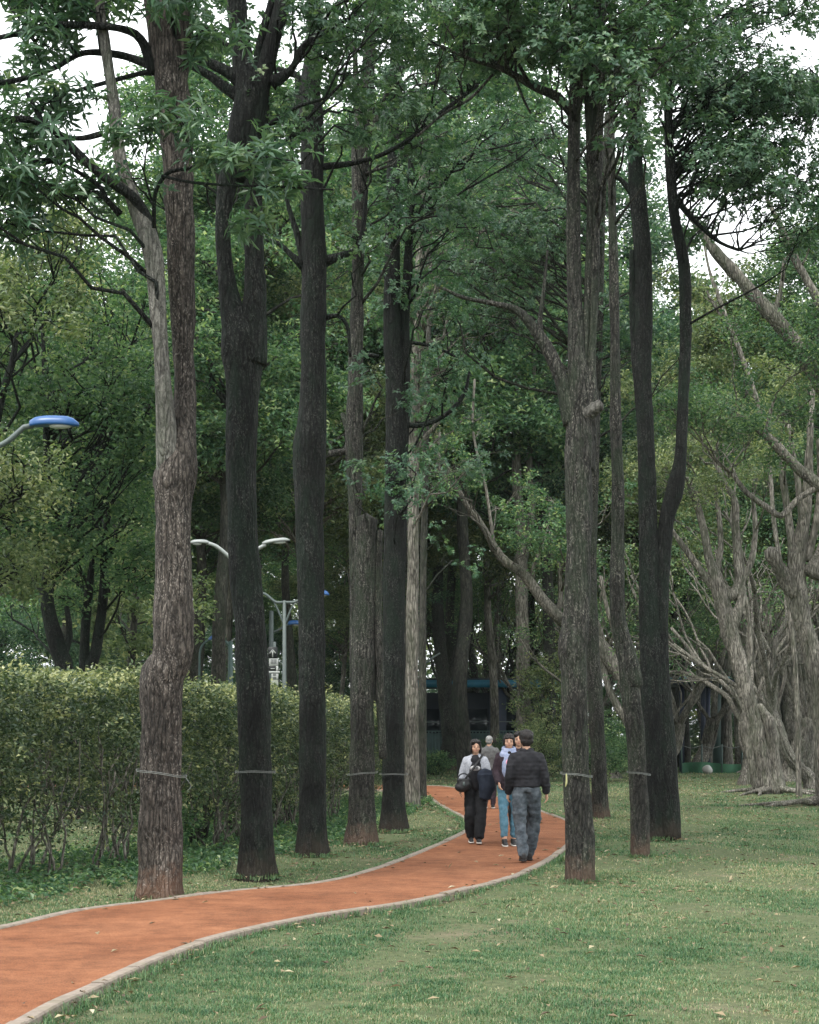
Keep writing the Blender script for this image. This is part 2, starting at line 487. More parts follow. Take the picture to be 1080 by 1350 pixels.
# ground sheet: fine near, coarse far, reaching the horizon
xs = np.concatenate([-np.geomspace(900, 9, 26), np.linspace(-8.6, 9.6, 92), np.geomspace(10, 900, 26)])
ys = np.concatenate([[-60, -20, -5], np.linspace(0, 60, 240), np.geomspace(61, 1500, 34)])
X, Y = np.meshgrid(xs, ys)
near = np.clip(1.4 - np.hypot(X, Y - 20) / 60, 0, 1)
Z = ground_h(X, Y) * near
gv = np.c_[X.ravel(), Y.ravel(), Z.ravel()]
nx = len(xs); i, j = np.meshgrid(np.arange(len(ys) - 1), np.arange(nx - 1), indexing='ij')
i = i.ravel(); j = j.ravel()
gq = np.stack([i * nx + j, i * nx + j + 1, (i + 1) * nx + j + 1, (i + 1) * nx + j], 1)

m, N, L, out = mat_new('soil_and_turf')
tc = N.new('ShaderNodeTexCoord')
a1 = tex_noise(N, L, tc.outputs['Object'], .55, 5, .65)
a2 = tex_noise(N, L, tc.outputs['Object'], 14, 6, .75)
a3 = tex_noise(N, L, tc.outputs['Object'], 70, 3, .7)
g1 = ramp(N, [(.3, (.04, .056, .028)), (.7, (.11, .125, .062))]); L.new(a2.outputs[0], g1.inputs[0])
s1 = ramp(N, [(.3, (.08, .068, .045)), (.7, (.21, .18, .12))]); L.new(a2.outputs[0], s1.inputs[0])
mk = ramp(N, [(.54, (0, 0, 0)), (.70, (.8, .8, .8))]); L.new(a1.outputs[0], mk.inputs[0])
c = mixrgb(N, L, mk.outputs[0], g1.outputs[0], s1.outputs[0])
k3 = ramp(N, [(.62, (0, 0, 0)), (.72, (1, 1, 1))]); L.new(a3.outputs[0], k3.inputs[0])
kf = mixrgb(N, L, .5, (0, 0, 0), k3.outputs[0])
c = mixrgb(N, L, kf, c, (.20, .17, .12))
p = N.new('ShaderNodeBsdfPrincipled'); p.inputs['Roughness'].default_value = 1; p.inputs['Specular IOR Level'].default_value = .1
L.new(c, p.inputs['Base Color'])
bp = N.new('ShaderNodeBump'); bp.inputs['Strength'].default_value = .8; bp.inputs['Distance'].default_value = .03
L.new(a2.outputs[0], bp.inputs['Height']); L.new(bp.outputs[0], p.inputs['Normal']); L.new(p.outputs[0], out.inputs['Surface'])
M['ground'] = m
tag(link('ground', mesh_data('ground', gv, [gq]), M['ground']), kind='structure')

m, N, L, out = mat_new('red_rubber_path')
tc = N.new('ShaderNodeTexCoord')
a1 = tex_noise(N, L, tc.outputs['Object'], .7, 4, .6)
a2 = tex_noise(N, L, tc.outputs['Object'], 120, 3, .7)
a3 = tex_noise(N, L, tc.outputs['Object'], 6, 6, .75)
r1 = ramp(N, [(.3, (.165, .064, .030)), (.7, (.25, .108, .054))]); L.new(a1.outputs[0], r1.inputs[0])
r2 = ramp(N, [(.34, (.45, .43, .43)), (.66, (1.4, 1.42, 1.45))]); L.new(a2.outputs[0], r2.inputs[0])
c = mixrgb(N, L, 1.0, r1.outputs[0], r2.outputs[0], 'MULTIPLY')
r3 = ramp(N, [(.35, (.78, .76, .76)), (.6, (1.04, 1.04, 1.04))]); L.new(a3.outputs[0], r3.inputs[0])
c = mixrgb(N, L, 1.0, c, r3.outputs[0], 'MULTIPLY')
a4 = tex_noise(N, L, tc.outputs['Object'], 30, 3, .8)
r4 = ramp(N, [(.66, (0, 0, 0)), (.74, (1, 1, 1))]); L.new(a4.outputs[0], r4.inputs[0])
f4 = mixrgb(N, L, .35, (0, 0, 0), r4.outputs[0])
c = mixrgb(N, L, f4, c, (.36, .25, .16))
a5 = tex_noise(N, L, tc.outputs['Object'], 1.6, 8, .8)
r5 = ramp(N, [(.45, (1.06, 1.05, 1.03)), (.72, (.52, .50, .50))]); L.new(a5.outputs[0], r5.inputs[0])
c = mixrgb(N, L, 1.0, c, r5.outputs[0], 'MULTIPLY')
a6 = tex_noise(N, L, tc.outputs['Object'], 55, 2, .5)
r6 = ramp(N, [(.70, (0, 0, 0)), (.78, (1, 1, 1))]); L.new(a6.outputs[0], r6.inputs[0])
f6 = mixrgb(N, L, .6, (0, 0, 0), r6.outputs[0])
c = mixrgb(N, L, f6, c, (.07, .045, .03))
p = N.new('ShaderNodeBsdfPrincipled'); p.inputs['Roughness'].default_value = .95; p.inputs['Specular IOR Level'].default_value = .15
L.new(c, p.inputs['Base Color'])
bp = N.new('ShaderNodeBump'); bp.inputs['Strength'].default_value = .6; bp.inputs['Distance'].default_value = .006
L.new(a2.outputs[0], bp.inputs['Height']); L.new(bp.outputs[0], p.inputs['Normal']); L.new(p.outputs[0], out.inputs['Surface'])
M['path'] = m
n = len(Li); k = np.arange(n - 1)
A0, B0 = offs(LP_, .06), offs(RP_, -.06)
pv = np.concatenate([np.c_[A0, np.full(n, .040)], np.c_[B0, np.full(n, .040)]])
tag(link('path', mesh_data('path', pv, [np.stack([k, k + n, k + n + 1, k + 1], 1)]), M['path']), kind='structure')
M['kerb'] = plain_mat('kerb_concrete', (.19, .155, .125), .9, var=.3, scale=14, bump=.4, dirt=(.15, .13, .09))
def kerb(P, Q, name):
    # blocks half a metre long with a thin joint between, slightly uneven
    g = Geo(); n = len(P); step = 6
    dl = np.linalg.norm(np.diff(P, axis=0), axis=1).mean(); step = max(3, int(.75 / dl))
    for a in range(0, n - 1, step):
        b = min(a + step, n - 1)
        idx = np.arange(a, b + 1); m_ = len(idx)
        top = .052 + R.uniform(-.006, .006); j = .006
        p_, q_ = P[idx].copy(), Q[idx].copy()
        d0 = (P[idx[1]] - P[idx[0]]); d0 /= np.linalg.norm(d0); d1 = (P[idx[-1]] - P[idx[-2]]); d1 /= np.linalg.norm(d1)
        p_[0] += d0 * j; q_[0] += d0 * j; p_[-1] -= d1 * j; q_[-1] -= d1 * j
        mid = (p_ + q_) / 2
        def lv(s_, zz): return np.c_[mid + (p_ - mid) * s_, np.full(m_, zz)], np.c_[mid + (q_ - mid) * s_, np.full(m_, zz)]
        rows = [lv(1, -.12)[0], lv(1, top - .012)[0], lv(.82, top)[0], lv(.82, top)[1], lv(1, top - .012)[1], lv(1, -.12)[1]]
        V = np.concatenate(rows); Q_ = []
        for r in range(5):
            for t in range(m_ - 1): Q_.append([r * m_ + t, r * m_ + t + 1, (r + 1) * m_ + t + 1, (r + 1) * m_ + t])
        caps = [[r * m_ for r in range(6)], [r * m_ + m_ - 1 for r in range(5, -1, -1)]]
        g.add(V, [Q_, caps])
    o = g.build(name, M['kerb'], None, smooth=False)
    return tag(o, kind='structure')
kerb(LP_, Li, 'kerb'); kerb(Ri, RP_, 'kerb')

# ---------------------------------------------------------------- trees
TRUNKS = []          # (x, y, radius) kept clear of grass
def stem_world(st, z):
    P = np.array([W(s[0], s[1], z + (s[3] if len(s) > 3 else 0)) for s in st])
    rr = np.array([s[2] * .5 * S * z * (.93 if s[2] > 20 else 1.0) for s in st])
    return P, rr

def px_tree(name, label, cat, z, stems, blobs=(), bark='bark_mid', leaf='leaf_fg', group=None, segs=20, lump=.12, step=.09,
            flare=.35, ridges=5, top=None, kind='rosette', fleaf=(.09, .045), nper=26, twigr=.006, seed=1, plain=(), branch=None, bmat='bark_dark', maxl=.05, side=None):
    rng = np.random.default_rng(seed)
    base = W(stems[0][0][0], stems[0][0][1], z); base[2] = -.02
    t = thing(name, label, cat, base, 0, group)
    g = Geo(); SP = []; SR = []; bgeo = Geo() if branch is not None else g
    for si, st in enumerate(stems):
        P, rr = stem_world(st, z)
        if si == 0 and st[0][1] > HY: P[0, 2] = -.30
        P2, r2 = smooth_path(P, rr, step)
        if si == 0: TRUNKS.append((base[0], base[1], rr[0] * (1.0 + flare * .7)))
        gg = bgeo if branch is not None and si >= branch else g
        if si == side: gg = Geo()
        gg.tube(P2, r2, segs if rr.max() > .07 else max(6, segs // 2), lump if rr.max() > .05 else lump * .6, freq=4.2, seed=seed + si * 3, flare=flare * .5 if (si == 0 and ridges) else 0, ridges=ridges)
        if si == side: gg.build('side_stem', M['bark_grey'], t)
        if si not in plain: SP.append(P2); SR.append(r2)
    SPc, SRc = np.concatenate(SP), np.concatenate(SR)
    if top is not None:
        tips = [(p[-1], r[-1]) for p, r in zip(SP, SR) if p[-1][2] > top[0] - 4]
        blobs = list(blobs)
        for _ in range(top[2]):
            pt, _r = tips[rng.integers(len(tips))]
            hz = rng.uniform(top[0], top[1]); a = rng.uniform(0, 6.283); d = rng.uniform(.3, top[3])
            blobs.append((np.array([base[0] + math.cos(a) * d, base[1] + math.sin(a) * d, hz]), (.95, .95, .6), top[4]))
    if len(blobs):
        lg = bgeo; C = []; A = []
        for c, rad, nn in blobs:
            c = np.asarray(c, float); rad = np.array(rad)
            p0, r0 = attach(SPc, SRc, c, rng)
            Lb = np.linalg.norm(c - p0)
            rl = min(r0 * .6, .010 + .009 * Lb, maxl)
            P = limb(lg, p0, c, rl, max(rl * .35, twigr), rng, .10, 6, 7, .06)
            ntw = max(3, nn // 7)
            for q in range(ntw):
                u = rng.normal(0, 1, 3); u /= np.linalg.norm(u); u *= rng.uniform(.45, 1.0)
                e = c + u * rad
                s0 = P[rng.integers(3, 7)]
                Pt = limb(lg, s0, e, max(twigr * 1.2, rl * .3), twigr * .6, rng, .12, 4, 4, .05)
                m_ = max(1, nn // ntw)
                off = rng.normal(0, .13, (m_, 3)) * np.array([1, 1, .7]); off[0] = 0
                C.append(e + off)
                ax = off + (e - s0) * .35 + np.array([0, 0, .28]) + rng.normal(0, .12, (m_, 3))
                A.append(ax)
        C = np.concatenate(C); A = np.concatenate(A)
        if kind == 'rosette': parts = [rosettes(C, A, 8, fleaf[0], fleaf[1], rng)]
        else: parts = [fine_leaves(C, nper, .34, fleaf[0], fleaf[1], rng)]
        leaf_object('crown', parts, M[leaf], t)
    g.build('trunk', M[bark], t)
    if branch is not None: bgeo.build('branches', M[bmat], t)
    return t

def fill(z, boxes, seed=0, dz=1.2):
    """leaf masses standing where the photo shows foliage: (px0, px1, py0, py1, count, radius, leaves)"""
    rng = np.random.default_rng(seed + 77); out = []
    for (a, b, c, d, n, r, nn) in boxes:
        for _ in range(n):
            zz = z + rng.uniform(-dz, dz)
            s = rng.uniform(.75, 1.2)
            out.append((W(rng.uniform(a, b), rng.uniform(c, d), zz), (r * s, r * s, r * s * .6), int(nn * s * s)))
    return out

# --- the row of tall trees left of the path
z1 = base_z(1184)
t1 = px_tree('tall_tree', 'nearest tall tree left of the path, pale flecked bark, forking above a swollen knot', 'tree', z1, [
    [(211, 1184, 64), (211, 1130, 62), (212, 1020, 58), (214, 900, 60), (228, 860, 60), (228, 760, 52), (228, 660, 54), (230, 628, 60), (238, 590, 46, .03), (244, 520, 31, .12), (243, 474, 31, .14), (240, 400, 36, .14), (238, 300, 40, .14), (233, 200, 44, .1), (226, 110, 48), (214, 40, 44), (208, -60, 40), (205, -300, 30), (214, -560, 16)],
    [(224, 640, 40), (219, 570, 30, -.12), (215, 500, 23, -.2), (208, 400, 22, -.2), (200, 325, 28, -.2), (178, 270, 20, -.1), (158, 205, 17, -.1), (148, 120, 14, -.15), (139, 60, 13, -.15), (130, -20, 11, -.2), (128, -200, 8, -.2)],
    [(226, 130, 36), (238, 70, 28), (240, 0, 26), (246, -100, 22), (250, -330, 14)],
    [(200, 322, 22, -.1), (195, 290, 15, -.15), (178, 262, 14, -.2), (140, 235, 12, -.3), (105, 205, 11, -.35), (75, 175, 10, -.4), (40, 158, 9, -.45), (0, 155, 8, -.5), (-70, 130, 6, -.6)],
    [(205, 95, 22), (186, 52, 13, -.1), (160, 38, 10, -.2), (110, 33, 9, -.3), (60, 34, 8, -.35), (20, 45, 7, -.4), (-50, 60, 5, -.5)],
    [(208, 90, 16), (188, 82, 11, .1), (155, 72, 10, .2), (110, 70, 8, .3), (70, 90, 7, .3), (10, 108, 7, .3), (-60, 108, 5, .3)],
    [(212, 96, 12), (190, 96, 7), (150, 106, 6), (100, 120, 5)],
    [(135, 176, 8, -.3), (110, 182, 7, -.35), (85, 180, 6, -.4), (60, 165, 6, -.4), (35, 122, 5, -.4)],
    [(158, 282, 10), (140, 262, 7), (125, 240, 6), (60, 210, 5), (20, 235, 4), (0, 262, 3)],
    [(203, 300, 6, -.4), (205, 255, 5, -.6), (222, 228, 5, -.7), (250, 222, 4, -.8), (290, 212, 3.5, -.9), (340, 206, 3, -1.0), (400, 215, 2, -1.1)],
    [(214, 232, 4, -.7), (250, 240, 3.5, -.9), (300, 244, 3, -1.0), (360, 246, 3, -1.1), (440, 250, 2, -1.1)],
  ], fill(z1, [(-60, 150, -60, 80, 13, .40, 28), (-20, 90, 90, 260, 8, .34, 24), (-60, 50, 150, 300, 5, .38, 30), (230, 330, -40, 80, 5, .36, 24)], 1, .9)
   + [(W(190, 172, z1 - .8), (.42, .4, .10), 34), (W(235, 158, z1 - 1.0), (.35, .4, .12), 34), (W(175, 235, z1 - .7), (.3, .4, .2), 8), (W(60, 240, z1 - .5), (.5, .4, .12), 26), (W(345, 215, z1 - 1.0), (.42, .3, .13), 44), (W(300, 205, z1 - .9), (.3, .3, .12), 26), (W(395, 245, z1 - 1.1), (.28, .3, .06), 14), (W(330, 295, z1 - 1.0), (.22, .25, .2), 20), (W(120, 250, z1 + .3), (.5, .5, .25), 40), (W(30, 180, z1 + .5), (.5, .5, .3), 40), (W(20, 290, z1 + .3), (.5, .5, .25), 30)],
  'bark_warm', 'leaf_fg', 'tall trees in a row left of the path', 30, .16, .06, .28, 4, (9.6, 13.5, 12, 2.6, 34), seed=3, branch=3, side=1, fleaf=(.175, .044))  # branches take the dark bark, their backlit look put into the colour
z2 = base_z(1156)
px_tree('tall_tree', 'second tall tree left of the path, dark mossy trunk parting round a gap', 'tree', z2, [
    [(338, 1156, 50), (338, 1100, 46), (336, 1000, 46), (334, 900, 46), (328, 800, 44), (320, 700, 42), (318, 600, 44), (320, 500, 50), (318, 450, 54), (304, 400, 31), (295, 330, 23), (297, 260, 24), (318, 190, 44), (330, 130, 48), (320, 80, 30), (313, 20, 29), (309, -60, 27), (300, -300, 18), (296, -520, 8)],
    [(330, 480, 46), (336, 400, 34), (335, 320, 28), (333, 240, 28), (330, 180, 48), (336, 130, 40), (350, 90, 26), (360, 50, 22), (374, 0, 22), (385, -80, 20), (400, -300, 12)],
    [(322, 110, 26), (300, 95, 16), (270, 80, 12), (250, 72, 9), (215, 55, 5)],
    [(322, 130, 22), (300, 118, 15), (280, 102, 12), (256, 88, 10), (240, 80, 6)],
    [(340, 110, 16), (340, 70, 10), (350, 30, 10), (360, -10, 9), (372, -120, 6)],
    [(358, 110, 20), (384, 92, 10), (400, 62, 9), (430, 40, 7), (470, 20, 4)],
    [(320, 62, 12), (298, 60, 8), (282, 40, 7), (262, 36, 5), (240, 48, 4)],
    [(300, 240, 20), (318, 228, 30), (332, 236, 26)],
  ], fill(z2, [(260, 520, -60, 50, 14, .42, 34), (380, 520, 20, 180, 9, .4, 34), (345, 400, 120, 330, 5, .28, 18)], 2, 1.0)
   + [(W(375, 150, z2), (.4, .4, .3), 26)],
  'bark_dark', 'leaf_fg', 'tall trees in a row left of the path', 26, .16, .07, .30, 4, (10.5, 15, 12, 2.8, 34), seed=5)
z3 = base_z(1128)
px_tree('tall_tree', 'third tall tree left of the path, near-black straight trunk with a bulge halfway up', 'tree', z3, [
    [(413, 1128, 44), (412, 1050, 40), (412, 950, 38), (411, 850, 38), (409, 750, 38), (408, 650, 42), (409, 590, 46), (413, 520, 37), (413, 430, 37), (414, 350, 36), (412, 280, 32), (412, 180, 34), (408, 130, 34), (414, 60, 22), (414, 0, 22), (416, -100, 20), (420, -330, 14), (424, -560, 6)],
    [(402, 165, 24), (396, 130, 16), (392, 100, 10), (374, 94, 9), (366, 90, 6)],
    [(428, 345, 16), (452, 336, 9), (470, 330, 9), (478, 308, 8), (484, 250, 4)],
    [(400, 350, 14), (384, 336, 8), (366, 320, 6), (345, 316, 4)],
    [(426, 220, 10), (480, 212, 6), (530, 190, 6), (580, 150, 6), (630, 112, 5)],
    [(404, 362, 12), (392, 310, 8), (380, 270, 6), (372, 230, 4)],
    [(428, 420, 8), (445, 416, 6), (458, 430, 5), (462, 470, 4)],
  ], fill(z3, [(430, 660, -60, 110, 26, .5, 46), (440, 560, 90, 240, 8, .45, 36), (430, 520, 280, 330, 2, .35, 24)], 3, 1.4),
  'bark_dark', 'leaf_fg', 'tall trees in a row left of the path', 24, .13, .08, .34, 5, (12.5, 17, 12, 3.0, 34), seed=8)
z4 = base_z(1113)
px_tree('tall_tree', 'fourth tall tree left of the path, topped stump beside one slim grey stem', 'tree', z4, [
    [(476, 1113, 44), (477, 1050, 36), (478, 950, 34), (479, 850, 34), (480, 760, 32), (482, 700, 32), (483, 684, 34)],
    [(468, 900, 14), (467, 760, 12), (468, 640, 20), (467, 560, 26), (469, 500, 20), (471, 400, 17), (472, 330, 17), (473, 260, 18), (476, 200, 26), (480, 150, 22), (488, 60, 16), (492, -60, 14), (498, -300, 8)],
    [(468, 590, 16), (456, 556, 9), (452, 545, 6)],
    [(436, 598, 9, -.2), (452, 596, 9), (466, 594, 8)],
    [(484, 180, 14), (500, 150, 8), (514, 110, 6), (520, 60, 4)],
    [(478, 205, 10), (470, 120, 9), (468, 60, 6)],
    [(505, 1000, 10), (500, 880, 12), (498, 760, 12), (500, 700, 10)],
  ], fill(z4, [(440, 600, 100, 340, 16, .55, 46), (480, 640, -40, 100, 12, .55, 42), (455, 520, 600, 660, 2, .35, 24), (470, 540, 480, 560, 2, .35, 22)], 4, 1.5),
  'bark_mid', 'leaf_deep', 'tall trees in a row left of the path', 20, .15, .09, .34, 5, (14, 18, 10, 3.0, 34), seed=11)
z5 = base_z(1096)
px_tree('tall_tree', 'fifth tall tree left of the path, dark with a pale stripe higher up', 'tree', z5, [
    [(519, 1096, 40), (519, 1040, 32), (518, 950, 32), (519, 850, 32), (520, 760, 32), (522, 690, 32), (522, 620, 30), (521, 540, 28), (519, 450, 27), (517, 400, 24), (518, 300, 20), (520, 180, 18), (525, 0, 16), (530, -200, 10)],
    [(528, 640, 14), (533, 560, 15), (534, 480, 14), (534, 420, 13), (540, 300, 10), (545, 120, 8)],
    [(500, 470, 5), (488, 468, 6), (474, 470, 5)],
    [(532, 560, 8), (560, 560, 6), (590, 545, 6), (612, 520, 6), (619, 490, 4)],
    [(522, 450, 8), (545, 452, 5), (575, 458, 4), (600, 470, 3)],
  ], fill(z5, [(490, 640, 180, 430, 20, .65, 50), (508, 560, 560, 680, 6, .36, 30), (540, 720, 60, 260, 14, .65, 50), (560, 600, 430, 560, 3, .5, 30)], 5, 1.6),
  'bark_dark', 'leaf_deep', 'tall trees in a row left of the path', 20, .12, .1, .3, 5, (15, 20, 9, 3.0, 34), seed=14)
z6 = base_z(1066)
px_tree('tall_tree', 'sixth tall tree left of the path, slim pale grey trunk where the path bends', 'tree', z6, [
    [(543, 1066, 26), (543, 1000, 19), (543, 900, 17), (544, 800, 16), (545, 700, 15), (545, 600, 15), (548, 500, 13), (552, 380, 11), (556, 250, 9), (560, 80, 6)],
    [(545, 640, 8), (552, 590, 6), (575, 560, 5)],
  ], fill(z6, [(520, 640, 330, 620, 18, .85, 52), (540, 720, 170, 420, 32, 1.0, 56)], 6, 2),
  'bark_pale', 'leaf_deep', 'tall trees in a row left of the path', 16, .1, .14, .3, 5, None, seed=17)
z6b = base_z(1058)
px_tree('tall_tree', 'thin greenish trunk standing just behind the pale sixth tree of the row', 'tree', z6b, [
    [(556, 1036, 12), (557, 950, 11), (557, 850, 10), (558, 760, 9), (560, 660, 9), (562, 560, 8), (566, 400, 6), (570, 250, 4)],
  ], fill(z6b, [(550, 640, 560, 760, 5, .7, 30), (540, 640, 200, 480, 5, .9, 40)], 7, 2),
  'bark_bg', 'leaf_deep', 'tall trees in a row left of the path', 12, .1, .2, .3, 5, None, seed=19)

# --- the trees on the lawn right of the path
z7 = base_z(1162)
t7 = px_tree('tall_tree', 'nearest tall tree right of the path, wire loop and reddish foot, three stems above', 'tree', z7, [
    [(766, 1162, 42), (764, 1110, 40), (760, 1020, 38), (758, 950, 37), (757, 880, 37), (756, 850, 42), (761, 780, 36), (764, 700, 37), (763, 640, 38), (764, 590, 42), (764, 520, 34), (760, 450, 24), (757, 350, 19), (756, 250, 18), (757, 160, 16), (760, 90, 18), (762, 20, 18), (764, -80, 18), (768, -330, 12)],
    [(772, 620, 26), (777, 560, 24), (778, 532, 26), (780, 480, 11), (783, 400, 12), (785, 300, 13), (787, 200, 15), (788, 120, 22), (786, 60, 24), (790, -20, 20), (800, -250, 12)],
    [(768, 560, 14), (770, 480, 10), (774, 400, 9), (777, 300, 8), (778, 220, 9), (776, 120, 13), (770, 60, 10)],
    [(752, 560, 22), (744, 515, 19), (732, 480, 17), (716, 450, 16), (698, 425, 13), (680, 408, 10), (650, 400, 7), (610, 392, 5), (585, 380, 4)],
    [(756, 150, 16), (735, 128, 12), (708, 116, 11), (680, 100, 9), (655, 88, 7), (620, 78, 5), (580, 60, 4)],
    [(716, 450, 10), (712, 425, 7), (716, 390, 5), (722, 330, 3)],
    [(650, 98, 4), (620, 130, 4), (585, 150, 3.5), (550, 180, 3)],
    [(680, 104, 4), (690, 130, 3.5), (700, 150, 2.5)],
  ], fill(z7, [(600, 770, -60, 85, 32, .42, 42), (760, 920, -60, 90, 26, .42, 42), (700, 780, 30, 75, 6, .3, 36), (560, 650, -40, 60, 6, .42, 34), (785, 840, 60, 200, 4, .32, 20)], 9, 1.3),
  'bark_mid', 'leaf_fg', 'tall trees on the lawn right of the path', 24, .14, .07, .10, 3, (10.2, 14.5, 14, 3.0, 34), seed=23)
z8 = base_z(1130)
px_tree('tall_tree', 'second tall tree right of the path, leaning a little, slim and straight above', 'tree', z8, [
    [(845, 1130, 28), (843, 1060, 26), (838, 970, 26), (828, 890, 25), (820, 840, 24), (814, 810, 20), (814, 740, 19), (815, 650, 17), (812, 560, 15), (811, 450, 13), (809, 350, 13), (807, 260, 11), (806, 180, 10), (808, 60, 8), (810, -100, 6)],
    [(818, 830, 22), (828, 870, 28), (836, 905, 26)],
    [(808, 236, 8), (800, 200, 6), (806, 170, 5)],
  ], fill(z8, [(785, 860, 60, 230, 8, .42, 30), (800, 900, -40, 60, 6, .5, 34)], 10, 1.4),
  'bark_mid', 'leaf_fg', 'tall trees on the lawn right of the path', 20, .14, .08, .2, 4, (12, 15, 6, 2.4, 30), seed=27)
z9 = base_z(1106)
px_tree('tall_tree', 'darkest tall tree right of the path, two black stems crossing low down', 'tree', z9, [
    [(862, 1106, 26), (862, 1040, 34), (862, 960, 35), (860, 880, 34), (857, 800, 30), (855, 700, 27), (852, 600, 24), (848, 500, 25), (848, 420, 27), (848, 340, 26), (842, 270, 24), (838, 220, 20), (838, 150, 18), (842, 60, 15), (846, -60, 12), (850, -300, 8)],
    [(884, 1106, 30), (880, 1040, 32), (876, 960, 28), (871, 880, 24), (871, 800, 22), (874, 740, 22), (880, 680, 22), (890, 645, 25), (897, 600, 16), (901, 520, 15), (904, 430, 16), (902, 350, 16), (892, 300, 14), (886, 250, 14), (882, 180, 12), (880, 110, 11), (882, 30, 9), (886, -100, 6)],
    [(840, 262, 12), (828, 248, 8), (818, 236, 6), (806, 230, 5)],
    [(846, 560, 12), (838, 480, 10), (834, 400, 9), (833, 330, 6)],
    [(892, 260, 9), (905, 280, 7), (925, 300, 6), (950, 320, 5), (975, 330, 4)],
  ], fill(z9, [(820, 980, -60, 130, 26, .6, 60), (890, 1010, 60, 260, 16, .55, 62), (920, 1095, 100, 300, 42, .58, 72), (990, 1100, -50, 130, 18, .5, 50), (1040, 1095, 250, 320, 3, .45, 44)], 12, 1.6),
  'bark_dark', 'leaf_fg', 'tall trees on the lawn right of the path', 20, .12, .09, .25, 4, (13.5, 18, 12, 3.4, 34), seed=31, maxl=.022)
z10 = base_z(1080)
px_tree('tall_tree', 'slim grey tree half hidden behind the nearest trunk right of the path', 'tree', z10, [
    [(793, 1080, 26), (790, 1020, 22), (786, 940, 20), (782, 860, 19), (779, 780, 16), (782, 680, 12), (786, 560, 11), (790, 420, 10), (794, 300, 8), (800, 150, 6)],
  ], fill(z10, [(770, 900, 330, 480, 8, .6, 38), (570, 800, 150, 430, 50, .72, 54)], 13, 1.6),
  'bark_mid', 'leaf_deep', 'tall trees on the lawn right of the path', 16, .14, .12, .35, 5, None, seed=35)

M['cut_wood'] = plain_mat('cut_wood', (.085, .072, .055), .9, var=.3, scale=30)
g = Geo(); c_ = W(774, 548, z7 - .06)
g.tube(np.array([c_, c_ + [.05, -.05, .05], c_ + [.11, -.09, .085], c_ + [.15, -.11, .10]]), np.array([.085, .075, .062, .05]), 14, .35, 14, 3, sub=.012)
g.build('broken_branch', M['bark_grey'], t7)
# --- trees farther back, each with its own trunk
def far_tree(label, by, stems, boxes, bark='bark_bg', leaf='leaf_deep', seed=1, group='slim trunks in the wood behind the walkers', z=None, name='tree', rid=5, lump=.16, **kw):
    z = z or base_z(by)
    a = dict(segs=10, lump=lump, step=.22, flare=.3, ridges=rid, kind='fine', fleaf=(.16, .075), nper=9, twigr=.012); a.update(kw)
    return px_tree(name, label, 'tree', z, stems, fill(z, boxes, seed, 3.0), bark, leaf, group, seed=seed, **a)
far_tree('pale straight trunk rising behind the walkers, forked near its top', 1024, [
    [(692, 1024, 24), (691, 960, 20), (690, 880, 18), (688, 800, 17), (687, 720, 16), (683, 660, 14), (681, 610, 12), (680, 500, 10), (682, 400, 7)],
    [(690, 740, 12), (698, 700, 10), (702, 660, 9), (698, 625, 8), (700, 560, 7), (706, 450, 5)]],
    [(600, 760, 380, 600, 14, 1.5, 60), (700, 740, 560, 640, 3, .8, 40)], 'bark_pale', 'leaf_deep', 41)
far_tree('thick grey trunk left of the walkers with a fork at head height', 1016, [
    [(594, 1016, 27), (592, 960, 23), (586, 900, 20), (580, 850, 17), (577, 800, 15), (580, 700, 12), (590, 560, 8)],
    [(584, 905, 14), (580, 860, 9), (570, 820, 6)], [(590, 900, 12), (600, 870, 8), (606, 830, 6), (612, 760, 4)]],
    [(540, 640, 640, 800, 10, 1.3, 50), (560, 680, 450, 640, 10, 1.6, 50)], 'bark_mid', 'leaf_deep', 42)
far_tree('dark forked trunk between the thick grey trunk and the woman', 1008, [
    [(622, 1008, 20), (620, 950, 16), (614, 900, 13), (607, 850, 11), (602, 800, 9), (600, 720, 6)],
    [(620, 960, 12), (628, 910, 9), (622, 860, 8), (618, 800, 6)]],
    [(590, 680, 640, 790, 8, 1.6, 50)], 'bark_bg', 'leaf_deep', 43)
far_tree('twisted dark trunk above the woman in the light cardigan', 1004, [
    [(640, 1004, 18), (640, 950, 15), (644, 900, 13), (641, 850, 11), (640, 800, 8), (640, 700, 6)],
    [(641, 940, 9), (632, 900, 7), (626, 880, 6)]],
    [(620, 700, 560, 700, 7, 1.8, 50)], 'bark_bg', 'leaf_deep', 44)
far_tree('grey trunk with crossing side stems between the two women', 1010, [
    [(661, 1010, 18), (659, 960, 14), (656, 900, 12), (656, 850, 10), (657, 790, 8), (658, 700, 6)],
    [(646, 985, 7), (650, 930, 6), (656, 890, 5)], [(664, 980, 8), (660, 930, 7), (650, 890, 6), (644, 840, 4)]],
    [(640, 720, 680, 800, 5, 1.2, 40)], 'bark_pale', 'leaf_deep', 45)
far_tree('pale slim trunk between third and fourth trees left of the path', 1000, [
    [(440, 1000, 15), (438, 950, 14), (436, 880, 12), (434, 820, 10), (432, 780, 9), (431, 660, 7), (430, 500, 5)]],
    [(380, 480, 420, 760, 14, 1.4, 50)], 'bark_pale', 'leaf_olive', 46, 'slim trunks behind the clipped hedge')
far_tree('thin pale trunk between the first and second trees left of the path', 1000, [
    [(284, 1000, 12), (284, 920, 10), (284, 850, 9), (283, 780, 9), (282, 700, 6)]],
    [(250, 330, 560, 770, 8, 1.3, 44)], 'bark_pale', 'leaf_olive', 47, 'slim trunks behind the clipped hedge')
